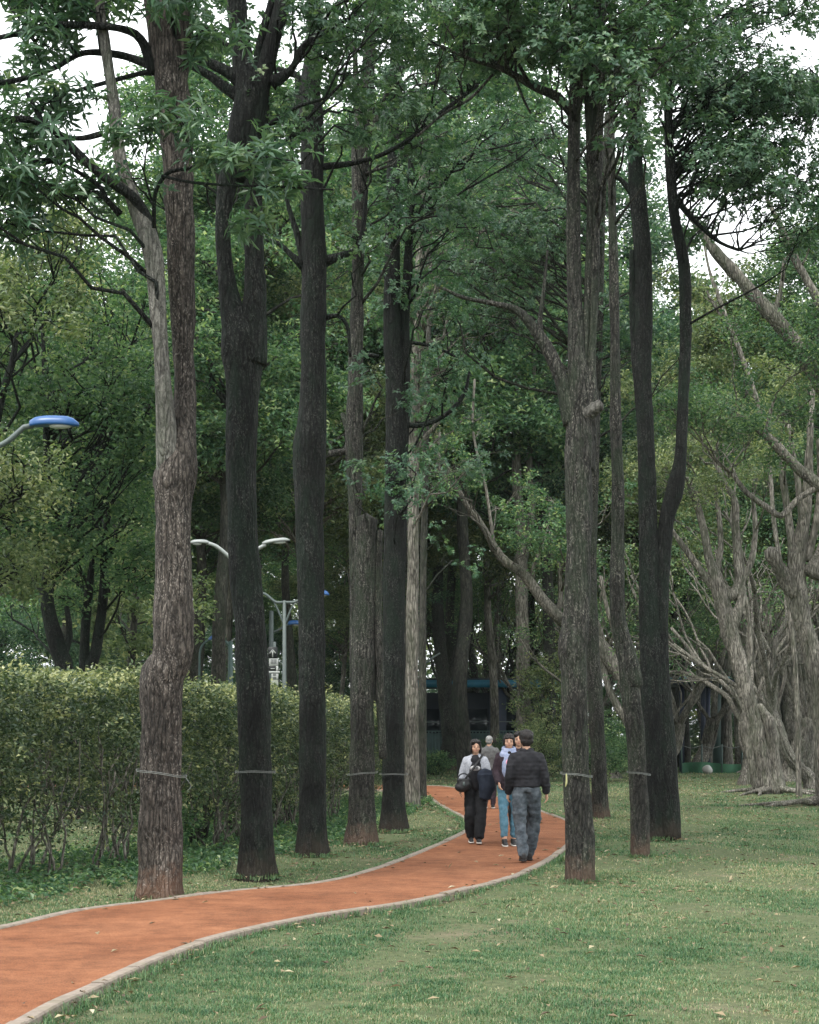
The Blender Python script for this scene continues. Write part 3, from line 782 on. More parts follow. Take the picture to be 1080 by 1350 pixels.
far_tree('grey trunk beyond the hedge, seen between the fourth and fifth trees', 1010, [
    [(500, 1010, 16), (500, 900, 14), (497, 800, 12), (494, 700, 9), (490, 560, 6)]],
    [(440, 540, 520, 720, 10, 1.3, 50)], 'bark_pale', 'leaf_deep', 48, 'slim trunks behind the clipped hedge')
# leaning tree whose long limb arches in from the right of the walkers
far_tree('leaning pale tree whose long arched limb reaches up to the left', 1034, [
    [(856, 1034, 34), (846, 990, 30), (838, 940, 28), (826, 900, 27), (806, 872, 24), (786, 846, 22), (760, 832, 18), (735, 812, 16), (712, 786, 15), (690, 756, 13), (668, 742, 12), (652, 722, 11), (640, 700, 9), (620, 670, 9), (606, 650, 9), (590, 618, 9), (575, 600, 7), (560, 585, 5)],
    [(838, 960, 18), (826, 910, 16), (800, 870, 12), (790, 830, 9), (775, 790, 6), (770, 740, 5)],
    [(820, 880, 12), (812, 840, 8), (800, 800, 6), (792, 760, 5)],
    [(606, 650, 7), (580, 620, 5), (580, 570, 4)],
    [(735, 812, 9), (740, 780, 6), (736, 740, 5)], [(700, 770, 7), (706, 740, 5), (716, 720, 4)],
    [(652, 722, 5), (640, 640, 4), (624, 570, 3.5), (626, 500, 3)],
    [(850, 1000, 14), (832, 960, 12), (808, 920, 10), (795, 880, 8), (786, 850, 6)]],
    [(560, 650, 560, 640, 5, .7, 36), (640, 740, 620, 720, 7, .8, 40), (730, 820, 640, 770, 6, .7, 30)], 'bark_pale', 'leaf_bright', 49, None, name='leaning_tree')
# --- banyans on the right
BG = 'pale banyans at the right edge of the lawn'
zb = base_z(1046)
def roots(geo, x, y, r, n, L, seed):
    rng = np.random.default_rng(seed)
    for k in range(n):
        a = k / n * 6.283 + rng.uniform(-.3, .3)
        d = np.array([math.cos(a), math.sin(a), 0]); l = L * rng.uniform(.6, 1.2)
        P = np.array([[x, y, .35]] + [[x, y, 0] + d * (r * .7 + l * t) + np.array([0, 0, .16 * (1 - t) - .02]) + rng.normal(0, .05, 3) * np.array([1, 1, 0]) for t in (.1, .35, .65, 1)])
        geo.tube(P, np.array([r * .35, r * .25, r * .14, .05, .015]), 8, .2, 5, seed, sub=.12)
def banyan(label, z, stems, boxes, seed, group=BG, leaf='leaf_olive', nroot=7, hang=6, rl=1.6, **kw):
    a = dict(segs=16, lump=.22, step=.12, flare=.10, ridges=6, kind='fine', fleaf=(.12, .055), nper=10, twigr=.01); a.update(kw)
    t = px_tree('banyan', label, 'tree', z, stems, fill(z, boxes, seed, 2.5), 'bark_pale', leaf, group, seed=seed, **a)
    b = np.array(t.location)
    if nroot:
        g = Geo(); roots(g, b[0], b[1], stems[0][0][2] * .5 * S * z, nroot, rl, seed)
        rng = np.random.default_rng(seed + 5)
        P, rr = stem_world(stems[0], z)
        P, rr = smooth_path(P, rr, .2)
        for k in range(hang):     # root strands fused to the trunk
            a0 = rng.uniform(0, 6.28); i1 = rng.integers(len(P) // 3, len(P) - 1); idx = np.linspace(0, i1, 8).astype(int)
            q = P[idx].copy(); rk = rr[idx]; w = a0 + np.linspace(0, rng.uniform(-1.2, 1.2), 8)
            q[:, 0] += np.cos(w) * rk * .9; q[:, 1] += np.sin(w) * rk * .9
            g.tube(q, np.linspace(.055, .025, 8), 6, .25, 5, seed + k, sub=.15)
        g.build('aerial_root', M['bark_pale'], t)
    return t
banyan('pale banyan leaning left over the lawn, its cut stub beside twisted roots', zb, [
    [(1016, 1046, 34), (1008, 1010, 25), (1000, 975, 22), (990, 935, 21), (980, 895, 22), (970, 860, 24), (960, 825, 24), (952, 795, 22), (945, 765, 20), (936, 740, 12), (928, 700, 10), (916, 655, 9), (905, 630, 6)],
    [(1028, 1044, 22), (1020, 1005, 18), (1018, 975, 19), (1013, 950, 17), (1008, 942, 12), (1000, 930, 10)],
    [(948, 780, 16), (930, 760, 10), (912, 735, 9), (895, 712, 7), (880, 690, 5)],
    [(950, 790, 18), (970, 780, 14), (976, 760, 14), (970, 700, 11), (968, 660, 9), (952, 630, 7), (940, 600, 5)],
    [(975, 770, 12), (990, 740, 9), (996, 700, 7), (992, 650, 5)],
    [(944, 760, 10), (950, 720, 8), (948, 680, 7), (942, 640, 5)],
    [(980, 890, 8), (990, 860, 7), (985, 800, 5), (978, 760, 4)],
    [(962, 830, 20), (975, 800, 14), (976, 770, 12)],
    [(1002, 1046, 14), (990, 1000, 12), (985, 950, 10), (975, 900, 8), (962, 850, 6)],
  ], [(860, 960, 560, 660, 6, .7, 44), (900, 1020, 520, 620, 7, .7, 44)], 61)
zc = base_z(1062)
banyan('gnarled banyan at the right edge with a sawn elbow limb', zc, [
    [(1098, 1062, 44), (1092, 1020, 36), (1088, 960, 33), (1080, 900, 30), (1068, 850, 26), (1056, 810, 25), (1050, 775, 27), (1052, 740, 22), (1060, 690, 16), (1066, 640, 12), (1068, 580, 9), (1072, 500, 6)],
    [(1050, 785, 26), (1036, 765, 20), (1026, 745, 18), (1018, 732, 20), (1016, 724, 16)],
    [(1046, 770, 16), (1044, 720, 12), (1038, 670, 10), (1032, 630, 8), (1028, 600, 6)],
    [(1050, 745, 14), (1058, 700, 11), (1054, 650, 9), (1048, 610, 7), (1040, 560, 5)],
    [(1070, 760, 30), (1086, 730, 24), (1100, 690, 20)],
    [(1056, 800, 12), (1070, 840, 11), (1078, 880, 10), (1084, 930, 9)],
    [(1064, 740, 12), (1076, 690, 10), (1082, 640, 9), (1080, 580, 8)],
  ], [(1000, 1090, 480, 600, 8, .6, 40)], 63, hang=9)
zd = base_z(1024)
banyan('broad banyan with many fused root columns, behind the leaning pale one', zd, [
    [(1048, 1024, 40), (1046, 980, 32), (1044, 920, 27), (1040, 880, 25), (1030, 840, 21), (1022, 790, 18), (1018, 730, 14), (1016, 640, 10), (1014, 560, 8)],
    [(1026, 1024, 22), (1022, 960, 18), (1020, 900, 16), (1016, 840, 14), (1010, 780, 12), (1006, 700, 9)],
    [(1066, 1024, 24), (1066, 960, 20), (1064, 900, 18), (1060, 850, 15), (1064, 790, 12)],
    [(1036, 900, 18), (1052, 870, 15), (1066, 850, 12), (1084, 830, 10)],
    [(1006, 1020, 14), (1003, 940, 12), (1000, 860, 12), (1004, 780, 10), (1000, 720, 8)],
  ], [(970, 1080, 560, 700, 10, 1.1, 50)], 65, hang=12)
banyan('dark banyan column behind the stub of the leaning pale banyan', base_z(1018), [
    [(984, 1018, 26), (984, 950, 22), (986, 880, 20), (992, 820, 17), (1000, 760, 14), (1002, 700, 11), (1000, 600, 8)],
    [(976, 1018, 14), (974, 940, 12), (976, 860, 10), (984, 800, 8)],
  ], [(940, 1040, 600, 720, 8, 1.1, 50)], 67, hang=5)
# big limbs coming in from a tree that stands outside the picture at the right
zl = 36.0
lb = px_tree('banyan', 'banyan off the right edge sending two thick bare limbs across the upper right', 'tree', zl, [
    [(1330, 1070, 90), (1325, 980, 80), (1310, 880, 74), (1290, 800, 60), (1270, 740, 50), (1262, 640, 30), (1250, 500, 20)],
    [(1290, 790, 44), (1220, 700, 30), (1150, 600, 27), (1100, 530, 25), (1080, 500, 24), (1048, 455, 23), (1020, 418, 20), (990, 385, 17), (960, 350, 16), (938, 325, 13), (915, 290, 9), (893, 265, 6)],
    [(1280, 760, 40), (1200, 710, 22), (1130, 672, 17), (1080, 640, 15), (1050, 615, 14), (1028, 592, 13), (1008, 572, 11), (990, 560, 7), (970, 545, 4)],
    [(1150, 600, 16), (1130, 500, 13), (1100, 430, 12), (1070, 380, 11), (1045, 335, 10), (1030, 300, 8), (1010, 260, 5)],
    [(1020, 418, 8), (1030, 380, 6), (1034, 340, 4)],
    [(1010, 575, 6), (1014, 550, 6), (1020, 530, 4)],
    [(1080, 640, 9), (1050, 660, 8), (1030, 680, 9), (1010, 668, 8), (985, 650, 7), (965, 625, 5), (945, 610, 3)],
  ], fill(zl, [(920, 1090, 420, 600, 14, .6, 46), (1040, 1120, 240, 420, 5, .6, 34), (880, 1000, 520, 600, 8, .55, 50)], 71, 2.0), 'bark_pale', 'leaf_bright', BG, 18, .2, .12, .3, 5,
  None, 'fine', (.10, .048), 10, .01, 73)
far_tree('dark thin tree with a crooked bare stem left of the thick limbs', 1050, [
    [(1054, 1012, 8), (1050, 900, 7), (1040, 800, 6), (1022, 700, 6), (1014, 610, 6), (1000, 535, 6), (978, 470, 6.5), (958, 420, 6.5), (945, 385, 6), (935, 355, 4), (928, 320, 3)],
    [(955, 425, 4), (940, 400, 3.5), (925, 372, 3)]],
    [(900, 1000, 300, 380, 4, .7, 30)], 'bark_pale', 'leaf_olive', 74, BG)
RT = 'slim trunks at the far side of the lawn'
far_tree('dark trunk left of the far pavilion', 1013, [
    [(905, 1014, 14), (903, 940, 11), (900, 860, 10), (905, 760, 8), (912, 640, 6)], [(903, 900, 6), (912, 860, 5), (920, 820, 4)]],
    [(880, 980, 780, 885, 12, 1.0, 60), (860, 960, 600, 720, 6, 1.2, 50)], 'bark_bg', 'leaf_deep', 75, RT)
far_tree('dark leaning trunk just right of the far pavilion', 1014, [
    [(948, 1012, 18), (956, 950, 16), (962, 900, 14), (970, 850, 10), (980, 760, 7)]],
    [(930, 1010, 740, 860, 8, 1.0, 50)], 'bark_bg', 'leaf_deep', 76, RT)
far_tree('thin dark trunk under the leaning banyan', 1012, [
    [(978, 1014, 10), (979, 960, 8), (978, 900, 7), (976, 820, 5)]],
    [(950, 1010, 660, 800, 6, 1.2, 50)], 'bark_bg', 'leaf_deep', 77, RT)
far_tree('dark trunk standing close behind the black double tree', 1010, [
    [(895, 1012, 20), (893, 950, 16), (890, 880, 13), (886, 760, 10), (884, 640, 8), (880, 500, 6)]],
    [(800, 960, 420, 600, 14, 1.6, 56)], 'bark_bg', 'leaf_bright', 78, RT)
for k, (x, w, ly, lab) in enumerate([(828, 7, 560, 'thin trunk between the second and darkest trees right of the path'),
                                (925, 8, 520, 'thin grey trunk behind the leaning pale banyan\'s forks'), (800, 8, 620, 'thin pale trunk right of the nearest right-hand tree'),
                                (1040, 9, 430, 'thin trunk seen above the sawn elbow limb'), (728, 10, 600, 'thin dark trunk just left of the nearest right-hand tree'),
                                (960, 7, 380, 'thin bare trunk in the gap under the thick limb')]):
    far_tree(lab, 1003 + k, [[(x, 1004, w * 1.3), (x + R.uniform(-8, 8), 850, w), (x + R.uniform(-14, 14), 700, w * .8), (x + R.uniform(-20, 20), ly, w * .5)],
             [(x, 760, w * .6), (x + R.choice((-26, 24)), 660, w * .4), (x + R.choice((-30, 34)), ly + 40, w * .25)]],
             [(x - 70, x + 70, ly - 40, ly + 170, 9, 1.5, 46)], 'bark_pale' if k % 2 else 'bark_bg', 'leaf_olive' if k in (1, 3, 5) else 'leaf_bright', 80 + k, RT)

# --- pale many-stemmed trees between and behind the banyans
def forked(label, px, by, lean, h, r0, nst, seed, bark='bark_pale', leaf='leaf_bright', z=None, crown=26):
    rng = np.random.default_rng(seed); z = z or base_z(by)
    b0 = np.array([(px - CX) * S * z, z, 0.0])
    t = thing('many_stemmed_tree', label, 'tree', b0, 0, 'pale many-stemmed trees round the lawn\'s far side')
    g = Geo(); TRUNKS.append((b0[0], b0[1], r0)); ends = []; SPs = []; SRs = []
    fk = b0 + np.array([lean, rng.uniform(-.3, .3), h * rng.uniform(.2, .3)])
    P, rr = smooth_path(np.array([b0 + [0, 0, -.3], b0 + [lean * .1, 0, .3], b0 * .5 + fk * .5 + rng.normal(0, .12, 3), fk]), np.array([r0 * 1.35, r0 * 1.1, r0 * .9, r0 * .85]), .15)
    g.tube(P, rr, 14, .3, 4, seed, flare=.3, ridges=5)
    for k in range(5):
        w_ = rng.uniform(0, 6.28) + np.linspace(0, rng.uniform(-1.5, 1.5), 7); q = P[np.linspace(0, len(P) - 1, 7).astype(int)].copy(); rk = r0 * .95
        q[:, 0] += np.cos(w_) * rk; q[:, 1] += np.sin(w_) * rk; g.tube(q, np.linspace(r0 * .3, r0 * .14, 7), 6, .2, 5, seed + k, sub=.15)
    def grow(p, d, r, L, depth):
        n = 6; Q = [p]
        for i in range(n):
            d = unit(d + rng.normal(0, .16, 3) + np.array([0, 0, .05])); Q.append(Q[-1] + d * L / n)
        Q = np.array(Q); R_ = np.linspace(r, r * .6, n + 1); Q2, R2 = smooth_path(Q, R_, .25)
        g.tube(Q2, R2, 8, .12, 4, seed + depth); SPs.append(Q2); SRs.append(R2)
        if depth > 0:
            for _ in range(rng.integers(2, 4)):
                i = rng.integers(n // 2, n + 1); dd = unit(d + rng.normal(0, .42, 3) * np.array([1, 1, .5])); grow(Q[i], dd, r * .5, L * rng.uniform(.55, .8), depth - 1)
        else: ends.append(Q[-1])
    for k in range(nst):
        a_ = k / nst * 6.28 + rng.uniform(-.5, .5); o_ = rng.uniform(.25, .75)
        grow(fk - [0, 0, rng.uniform(.05, .5)], unit(np.array([math.cos(a_) * o_ + lean * .12, math.sin(a_) * o_ * .6, 1.0])), r0 * rng.uniform(.32, .5), h * rng.uniform(.34, .5), 2)
    g.build('trunk', M[bark], t)
    if crown:
        C = np.array(ends); C = C[rng.random(len(C)) < .8]
        C = np.concatenate([C + rng.normal(0, .55, C.shape) * [1, 1, .6] for _ in range(crown)])
        leaf_object('crown', [fine_leaves(C, 7, .3, .13, .06, rng, tmean=.5)], M[leaf], t)
    return t
forked('pale many-stemmed tree directly left of the sawn elbow banyan', 1006, 1030, -.5, 9.5, .30, 5, 201)
forked('pale many-stemmed tree behind the gnarled banyan at the right edge', 1066, 1022, .4, 11, .30, 6, 202)
forked('pale many-stemmed tree showing left of the leaning pale banyan', 918, 1018, .8, 10, .30, 5, 203)
forked('pale forked tree seen between nearest and leaning right trunks', 806, 1026, -1.2, 8.5, .26, 5, 204)
forked('pale forked tree low behind the darkest right-hand stems', 868, 1020, .9, 9.5, .30, 5, 205)
forked('slender forked grey tree behind the man in the padded jacket', 728, 1014, -.8, 10, .24, 4, 206, 'bark_pale')
forked('broad pale forked tree under the two thick bare limbs', 1036, 1030, .7, 9, .26, 6, 207)
forked('grey forked tree between the thick grey trunk and the leaning arched limb', 650, 1012, .6, 11, .26, 4, 208, 'bark_bg')
forked('grey forked tree just right of the green lamp post', 574, 1010, .4, 11, .26, 4, 209, 'bark_bg')
forked('pale forked tree far behind the pavilion posts', 938, 1007, -.5, 12, .34, 5, 210)

for k_, (px_, by_, ln_, h_, r_, n_, lb_) in enumerate([(982, 1034, .7, 8, .18, 5, 'slim pale bare-stemmed tree right behind the cut stub of the leaning banyan'),
        (1026, 1036, -.9, 8.5, .18, 5, 'slim pale bare-stemmed tree left of the sawn elbow limb'), (1074, 1040, -1.3, 9, .2, 6, 'slim pale bare-stemmed tree crossing in front of the right edge trunks'),
        (838, 1024, 1.0, 8, .16, 4, 'slim pale bare-stemmed tree behind the two black crossing stems'), (755, 1018, 1.0, 8, .16, 4, 'slim pale bare-stemmed tree behind the nearest right-hand trunk'),
        (680, 1012, -.7, 9, .16, 4, 'slim pale bare-stemmed tree next to the pale straight trunk')]):
    forked(lb_, px_, by_, ln_, h_, r_, n_, 230 + k_, crown=5)
# --- leafy trees behind the hedge at the left
LG = 'leafy trees behind the clipped hedge'
far_tree('dark crooked trunk behind the hedge at far left, under the blue lamp head', 0, [
    [(92, 1010, 30), (88, 900, 26), (78, 860, 24), (66, 815, 20), (62, 780, 17), (66, 700, 14), (64, 640, 12), (62, 590, 10), (60, 520, 8), (56, 430, 5)],
    [(66, 700, 8), (74, 660, 6), (92, 640, 4)], [(80, 870, 12), (92, 840, 9), (88, 800, 7)]],
    [(-60, 200, 380, 560, 26, .8, 60), (-60, 200, 560, 720, 20, .75, 56), (100, 210, 480, 640, 8, .7, 50)], 'bark_dark', 'leaf_bright', 91, LG, z=33, fleaf=(.11, .06), nper=11)
far_tree('dark forked trunk behind the hedge, right of the crooked one', 0, [
    [(116, 1010, 26), (118, 900, 22), (126, 860, 16), (134, 810, 14), (138, 760, 12), (136, 710, 10), (142, 690, 8), (146, 640, 6)],
    [(112, 890, 16), (112, 850, 13), (116, 790, 12), (122, 740, 7)], [(136, 715, 6), (126, 690, 5), (110, 668, 3)]],
    [(90, 220, 620, 760, 12, .7, 50), (0, 120, 720, 800, 7, .7, 40), (60, 210, 330, 480, 10, .8, 50)], 'bark_dark', 'leaf_bright', 92, LG, z=36, fleaf=(.11, .06), nper=11)
far_tree('dark tree leaning out at the left edge behind the hedge', 0, [
    [(-50, 1020, 30), (-40, 850, 26), (-24, 700, 20), (-6, 560, 14), (6, 510, 11), (16, 480, 9), (22, 440, 6)],
    [(2, 530, 7), (-10, 480, 5), (-20, 430, 4)]],
    [(-90, 60, 560, 760, 12, .8, 56), (-90, 120, 260, 420, 16, .8, 56)], 'bark_dark', 'leaf_olive', 93, LG, z=30, fleaf=(.11, .06), nper=11)
far_tree('pale green tree behind the hedge between the first two tall trunks', 0, [
    [(250, 1010, 14), (262, 880, 12), (268, 760, 10), (264, 640, 8), (270, 520, 6)]],
    [(180, 320, 420, 600, 16, 1.0, 60), (240, 400, 560, 740, 14, 1.0, 54), (150, 260, 380, 480, 6, 1.0, 50)], 'bark_bg', 'leaf_bright', 94, LG, z=60)
far_tree('yellowish tree behind the hedge left of the nearest trunk', 0, [
    [(170, 1010, 12), (172, 900, 10), (180, 780, 9), (186, 680, 7)]],
    [(120, 240, 700, 880, 16, .9, 50)], 'bark_bg', 'leaf_olive', 95, LG, z=44)
far_tree('pale green tree behind the hedge between second and fourth tall trunks', 0, [
    [(390, 1010, 14), (384, 880, 12), (376, 760, 10), (380, 640, 8), (372, 520, 6)]],
    [(330, 480, 330, 560, 18, 1.1, 60), (340, 460, 560, 740, 12, 1.0, 50)], 'bark_bg', 'leaf_bright', 96, LG, z=64)

# --- whole trees of the wood, copies of a few grown ones
def wood_tree(h, cr, seed, leaf, bark, low=.42, nblob=66, leaves=1000, L=.135):
    rng = np.random.default_rng(seed)
    root = thing('wood_tree', 'x', 'tree', (0, 0, -.05))
    g = Geo(); n = 9
    t = np.linspace(0, 1, n)
    P = np.c_[np.cumsum(rng.normal(0, .22, n)) * .8, np.cumsum(rng.normal(0, .22, n)) * .8, t * h * .93]; P[0, :2] = 0; P[0, 2] = -.4
    rr = np.interp(t, [0, .1, .6, 1], [.17, .135, .08, .02]) * h / 13
    P2, r2 = smooth_path(P, rr, .4)
    g.tube(P2, r2, 10, .12, 3, seed, flare=.3, ridges=5)
    C = []
    for k in range(nblob):
        f = rng.uniform(low, 1.0); a = rng.uniform(0, 6.283)
        prof = math.sin(min(1, (f - low) / (1 - low) * .85 + .13) * math.pi) ** .6
        d = cr * prof * rng.uniform(.45, 1.0)
        c = np.array([P2[int(f * (len(P2) - 1)), 0] + math.cos(a) * d, P2[int(f * (len(P2) - 1)), 1] + math.sin(a) * d, f * h])
        p0, r0 = attach(P2, r2, c, rng)
        Pl = limb(g, p0, c, min(r0 * .6, .03 + .012 * d), .012, rng, .1, 5, 6, .05)
        br = rng.uniform(.55, 1.05) * cr / 3.4
        for q in range(7):
            u = rng.normal(0, 1, 3); u /= np.linalg.norm(u)
            e = c + u * br * np.array([1, 1, .55]) * rng.uniform(.5, 1)
            limb(g, Pl[rng.integers(3, 6)], e, .014, .006, rng, .12, 3, 3)
            C.append(e + rng.normal(0, .18, (max(1, leaves // 70), 3)))
    g.build('trunk', M[bark], root)
    leaf_object('crown', [fine_leaves(np.concatenate(C), 10, .34, L, L * .48, rng)], M[leaf], root)
    return root
def copy_tree(o, loc, rz, s, label, group):
    c = o.copy(); COL.objects.link(c)
    for ch in o.children:
        d = ch.copy(); COL.objects.link(d); d.parent = c
    c.location = loc; c.rotation_euler = (0, 0, rz); c.scale = (s, s, s)
    c['label'] = label; c['group'] = group
    return c
protoA = wood_tree(15, 3.6, 5, 'leaf_deep', 'bark_bg')
protoB = wood_tree(16, 3.4, 6, 'leaf_bright', 'bark_bg', .45)
protoC = wood_tree(14, 3.8, 7, 'leaf_olive', 'bark_pale', .45, 56)
protoD = wood_tree(5.5, 2.6, 9, 'leaf_deep', 'bark_bg', .05, 60, 900, .10)
for o in (protoD,): o.name = 'small_tree'
WG = 'trees of the wood closing the view'
used = set()
spots = []
# (px, z, scale, proto)
spots += [(-160, 42, .95, 'B'), (-20, 52, 1.0, 'C'), (80, 50, .95, 'B'), (170, 60, 1.0, 'B'), (255, 58, 1.3, 'B'), (285, 52, 1.45, 'B'), (300, 78, 1.7, 'C'), (620, 66, 1.75, 'B'), (700, 70, 1.8, 'A'), (330, 66, 1.5, 'B'), (400, 60, 1.5, 'C'), (470, 68, 1.6, 'B'), (535, 74, 1.6, 'C'),
          (590, 84, 1.7, 'B'), (650, 78, 1.5, 'C'), (705, 86, 1.6, 'B'), (770, 84, 1.6, 'B'), (840, 80, 1.4, 'C'),
          (905, 86, 1.4, 'B'), (960, 80, 1.35, 'C'), (1020, 88, 1.5, 'B'), (985, 62, 1.25, 'C'), (1080, 58, 1.2, 'B'), (450, 78, .95, 'C'), (150, 88, 1.1, 'B'), (560, 92, 1.0, 'B'), (420, 88, 1.2, 'B'), (1075, 78, 1.35, 'C'), (1130, 84, 1.4, 'B'), (-220, 60, 1.1, 'B'), (-60, 74, 1.25, 'C'), (120, 80, 1.2, 'C'), (230, 78, 1.3, 'B')]
spots += [(330 + k * 88, 98 + (k % 3) * 5, 1.05 + .12 * (k % 2), 'BCB'[k % 3]) for k in range(9)] + [(-200 + k * 100, 98 + (k % 2) * 7, 1.1, 'BCA'[k % 3]) for k in range(5)]
small = [(760, 96, 1.0), (880, 98, 1.0), (1070, 98, 1.1), (440, 84, 1.2), (360, 80, 1.2), (250, 72, 1.1), (170, 66, 1.1), (60, 64, 1.1), (-40, 60, 1.1), (120, 94, 1.4), (500, 104, 1.2), (600, 100, 1.0), (690, 102, 1.0), (980, 100, 1.0)]
PR = {'A': protoA, 'B': protoB, 'C': protoC, 'D': protoD}
KIND = {'A': 'tall dark green tree', 'B': 'tall bright green tree', 'C': 'tall yellowish pale-trunked tree', 'D': 'low bushy dark tree'}
LAND = [(-60, 'beyond the left edge'), (60, 'above the hedge at far left'), (172, 'left of the nearest left trunk'), (250, 'behind the nearest left trunk'), (310, 'between the first two left trunks'),
        (385, 'just right of the second left trunk'), (460, 'by the third left trunk'), (560, 'behind the fourth and fifth left trunks'), (610, 'above the thick grey trunk'), (670, 'above the two women'),
        (742, 'above the man in black'), (800, 'behind the nearest right trunk'), (870, 'behind the leaning right trunk'), (935, 'above the far pavilion'), (1000, 'above the leaning banyan'), (1060, 'behind the elbow banyan'), (9999, 'beyond the right edge')]
def where(px): return next(t_ for x_, t_ in LAND if px < x_)
allw = [[px, z, s, k] for px, z, s, k in spots] + [[a_, b_, c_, 'D'] for a_, b_, c_ in small]
grp = {}
for r_ in allw: grp.setdefault((r_[3], where(r_[0])), []).append(r_)
for px, z, s, k in allw:
    g_ = sorted(grp[(k, where(px))], key=lambda r_: r_[1])
    n_ = [q[1] for q in g_].index(z)
    word = '' if len(g_) == 1 else (['nearer ', 'farther '] if len(g_) == 2 else ['nearest ', 'middle ', 'farther ', 'farthest ', 'last ', 'last '])[n_]
    lab = word + KIND[k] + ' of the far wood, ' + where(px)
    loc = ((px - CX) * S * z, z, -.05); rz = R.uniform(0, 6.28)
    gname = KIND[k].replace('tree', 'trees', 1) + ' of the far wood'
    if k not in used:
        used.add(k); o = PR[k]; o.location = loc; o.rotation_euler = (0, 0, rz); o.scale = (s,) * 3
        o['label'] = lab; o['group'] = gname
    else: copy_tree(PR[k], loc, rz, s, lab, gname)

# the far-off wood, one mass of leaves and hidden stems
rng = np.random.default_rng(99)
nC = 7000
th = rng.uniform(-.62, .62, nC); rad = rng.uniform(112, 128, nC)
hx = rad * np.sin(th); hy = rad * np.cos(th)
toph = 14 + 1.8 * np.sin(hx * .21) + 1.4 * np.sin(hx * .47 + 1) + 1.2 * np.sin(hx * 1.1)
C = np.c_[hx, hy, toph * rng.uniform(0, 1, nC) ** .85]
V_, T_, t_ = fine_leaves(C, 14, 1.3, .5, .28, rng, tmean=.35)
fw = link('far_wood', mesh_data('far_wood', V_, [T_], False, t_), M['leaf_olive']); tag(fw, 'pale green mass of foliage far behind the park trees', 'wood', kind='stuff')
# ---------------------------------------------------------------- the clipped hedge
HL = np.array([(-8.2, 12.0), (-6.4, 15.2), (-4.95, 18.9), (-3.9, 22.0), (-2.95, 26.5), (-2.2, 32), (-1.6, 38), (-1.2, 43)])
q, _ = smooth_path(np.c_[HL, np.zeros(len(HL))], np.ones(len(HL)), .2)
HC = q[:, :2]
hd = np.r_[0, np.cumsum(np.linalg.norm(np.diff(HC, axis=0), axis=1))]
def on_hedge(s_):
    x = np.interp(s_, hd, HC[:, 0]); y = np.interp(s_, hd, HC[:, 1])
    tx = np.interp(s_ + .2, hd, HC[:, 0]) - np.interp(s_ - .2, hd, HC[:, 0]); ty = np.interp(s_ + .2, hd, HC[:, 1]) - np.interp(s_ - .2, hd, HC[:, 1])
    l = np.hypot(tx, ty) + 1e-9
    return x, y, -ty / l, tx / l          # point and left normal
hedge = thing('hedge', 'long head-high clipped hedge on bare crooked stems left of the tall trees', 'hedge', (HC[0, 0], HC[0, 1], 0))
rng = np.random.default_rng(44)
def hedge_top(s_): return 2.36 + .07 * np.sin(s_ * 1.3) + .05 * np.sin(s_ * 3.1 + 1) - .006 * s_
nC = 18000
s_ = rng.uniform(0, hd[-1], nC)
x, y, nx_, ny_ = on_hedge(s_)
HW = .85
w = rng.uniform(-1, 1, nC); w = np.sign(w) * np.abs(w) ** .6 * HW
f = rng.uniform(0, 1, nC) ** .62
tp = hedge_top(s_); zz_ = .25 + f * 2.1
# the outline: clipped top and face, ragged and open towards the ground
lump = .13 * np.sin(s_ * 2.1) + .10 * np.sin(s_ * 5.3 + 2) + .10 * np.sin(zz_ * 6 + s_ * 1.7)
zz = .25 + f * (tp - .25)
inner = np.clip((.95 - zz) / .9, 0, 1)
keep = rng.random(nC) > inner * .72
w = w * (1 - .25 * inner) + lump * (1 - inner) * np.sign(w)
xx = x - nx_ * w * -1; yy = y - ny_ * w * -1
C = np.c_[xx, yy, zz][keep]
tm = np.clip((zz[keep] - .6) / 1.9, 0, 1)
V_, T_, t_ = fine_leaves(C, 9, .14, .07, .038, rng, tmean=.36)
C2i = rng.uniform(0, hd[-1], 5200); x2, y2, n2x, n2y = on_hedge(C2i)
w2 = rng.uniform(-HW, HW, 5200)
C2 = np.c_[x2 + n2x * w2, y2 + n2y * w2, hedge_top(C2i) + rng.normal(.01, .07, 5200) + (rng.random(5200) < .05) * rng.uniform(0, .22, 5200)]
V2, T2, t2 = fine_leaves(C2, 8, .13, .07, .036, rng, tmean=.70)          # yellowish shoots on the clipped top, light from above put into their tint
leaf_object('foliage', [(V_, T_, t_), (V2, T2, t2)], M['leaf_hedge'], hedge)
for k in range(90):
    sp = .2 + (k + rng.uniform(-.35, .35)) * (hd[-1] - .4) / 90 * .8
    X_, Y_, a_, b_ = [float(v) for v in on_hedge(sp)]
    o_ = rng.uniform(-.75, .15)
    g = Geo(); b0 = np.array([X_ - a_ * o_ * -1, Y_ - b_ * o_ * -1, -.03])
    b0 = np.array([X_ + a_ * o_, Y_ + b_ * o_, -.03])
    for j_ in range(rng.integers(1, 4)):
        e = b0 + np.array([rng.normal(0, .22), rng.normal(0, .22), rng.uniform(1.0, 1.7)])
        P = limb(g, b0 + rng.normal(0, .03, 3) * [1, 1, 0], e, rng.uniform(.014, .028), .008, rng, .07, 6, 6)
        for u in range(2): limb(g, P[3], P[3] + np.array([rng.normal(0, .2), rng.normal(0, .2), .6]), .01, .005, rng, .1, 5, 4)
    g.build('stem', M['bark_pale'], hedge)

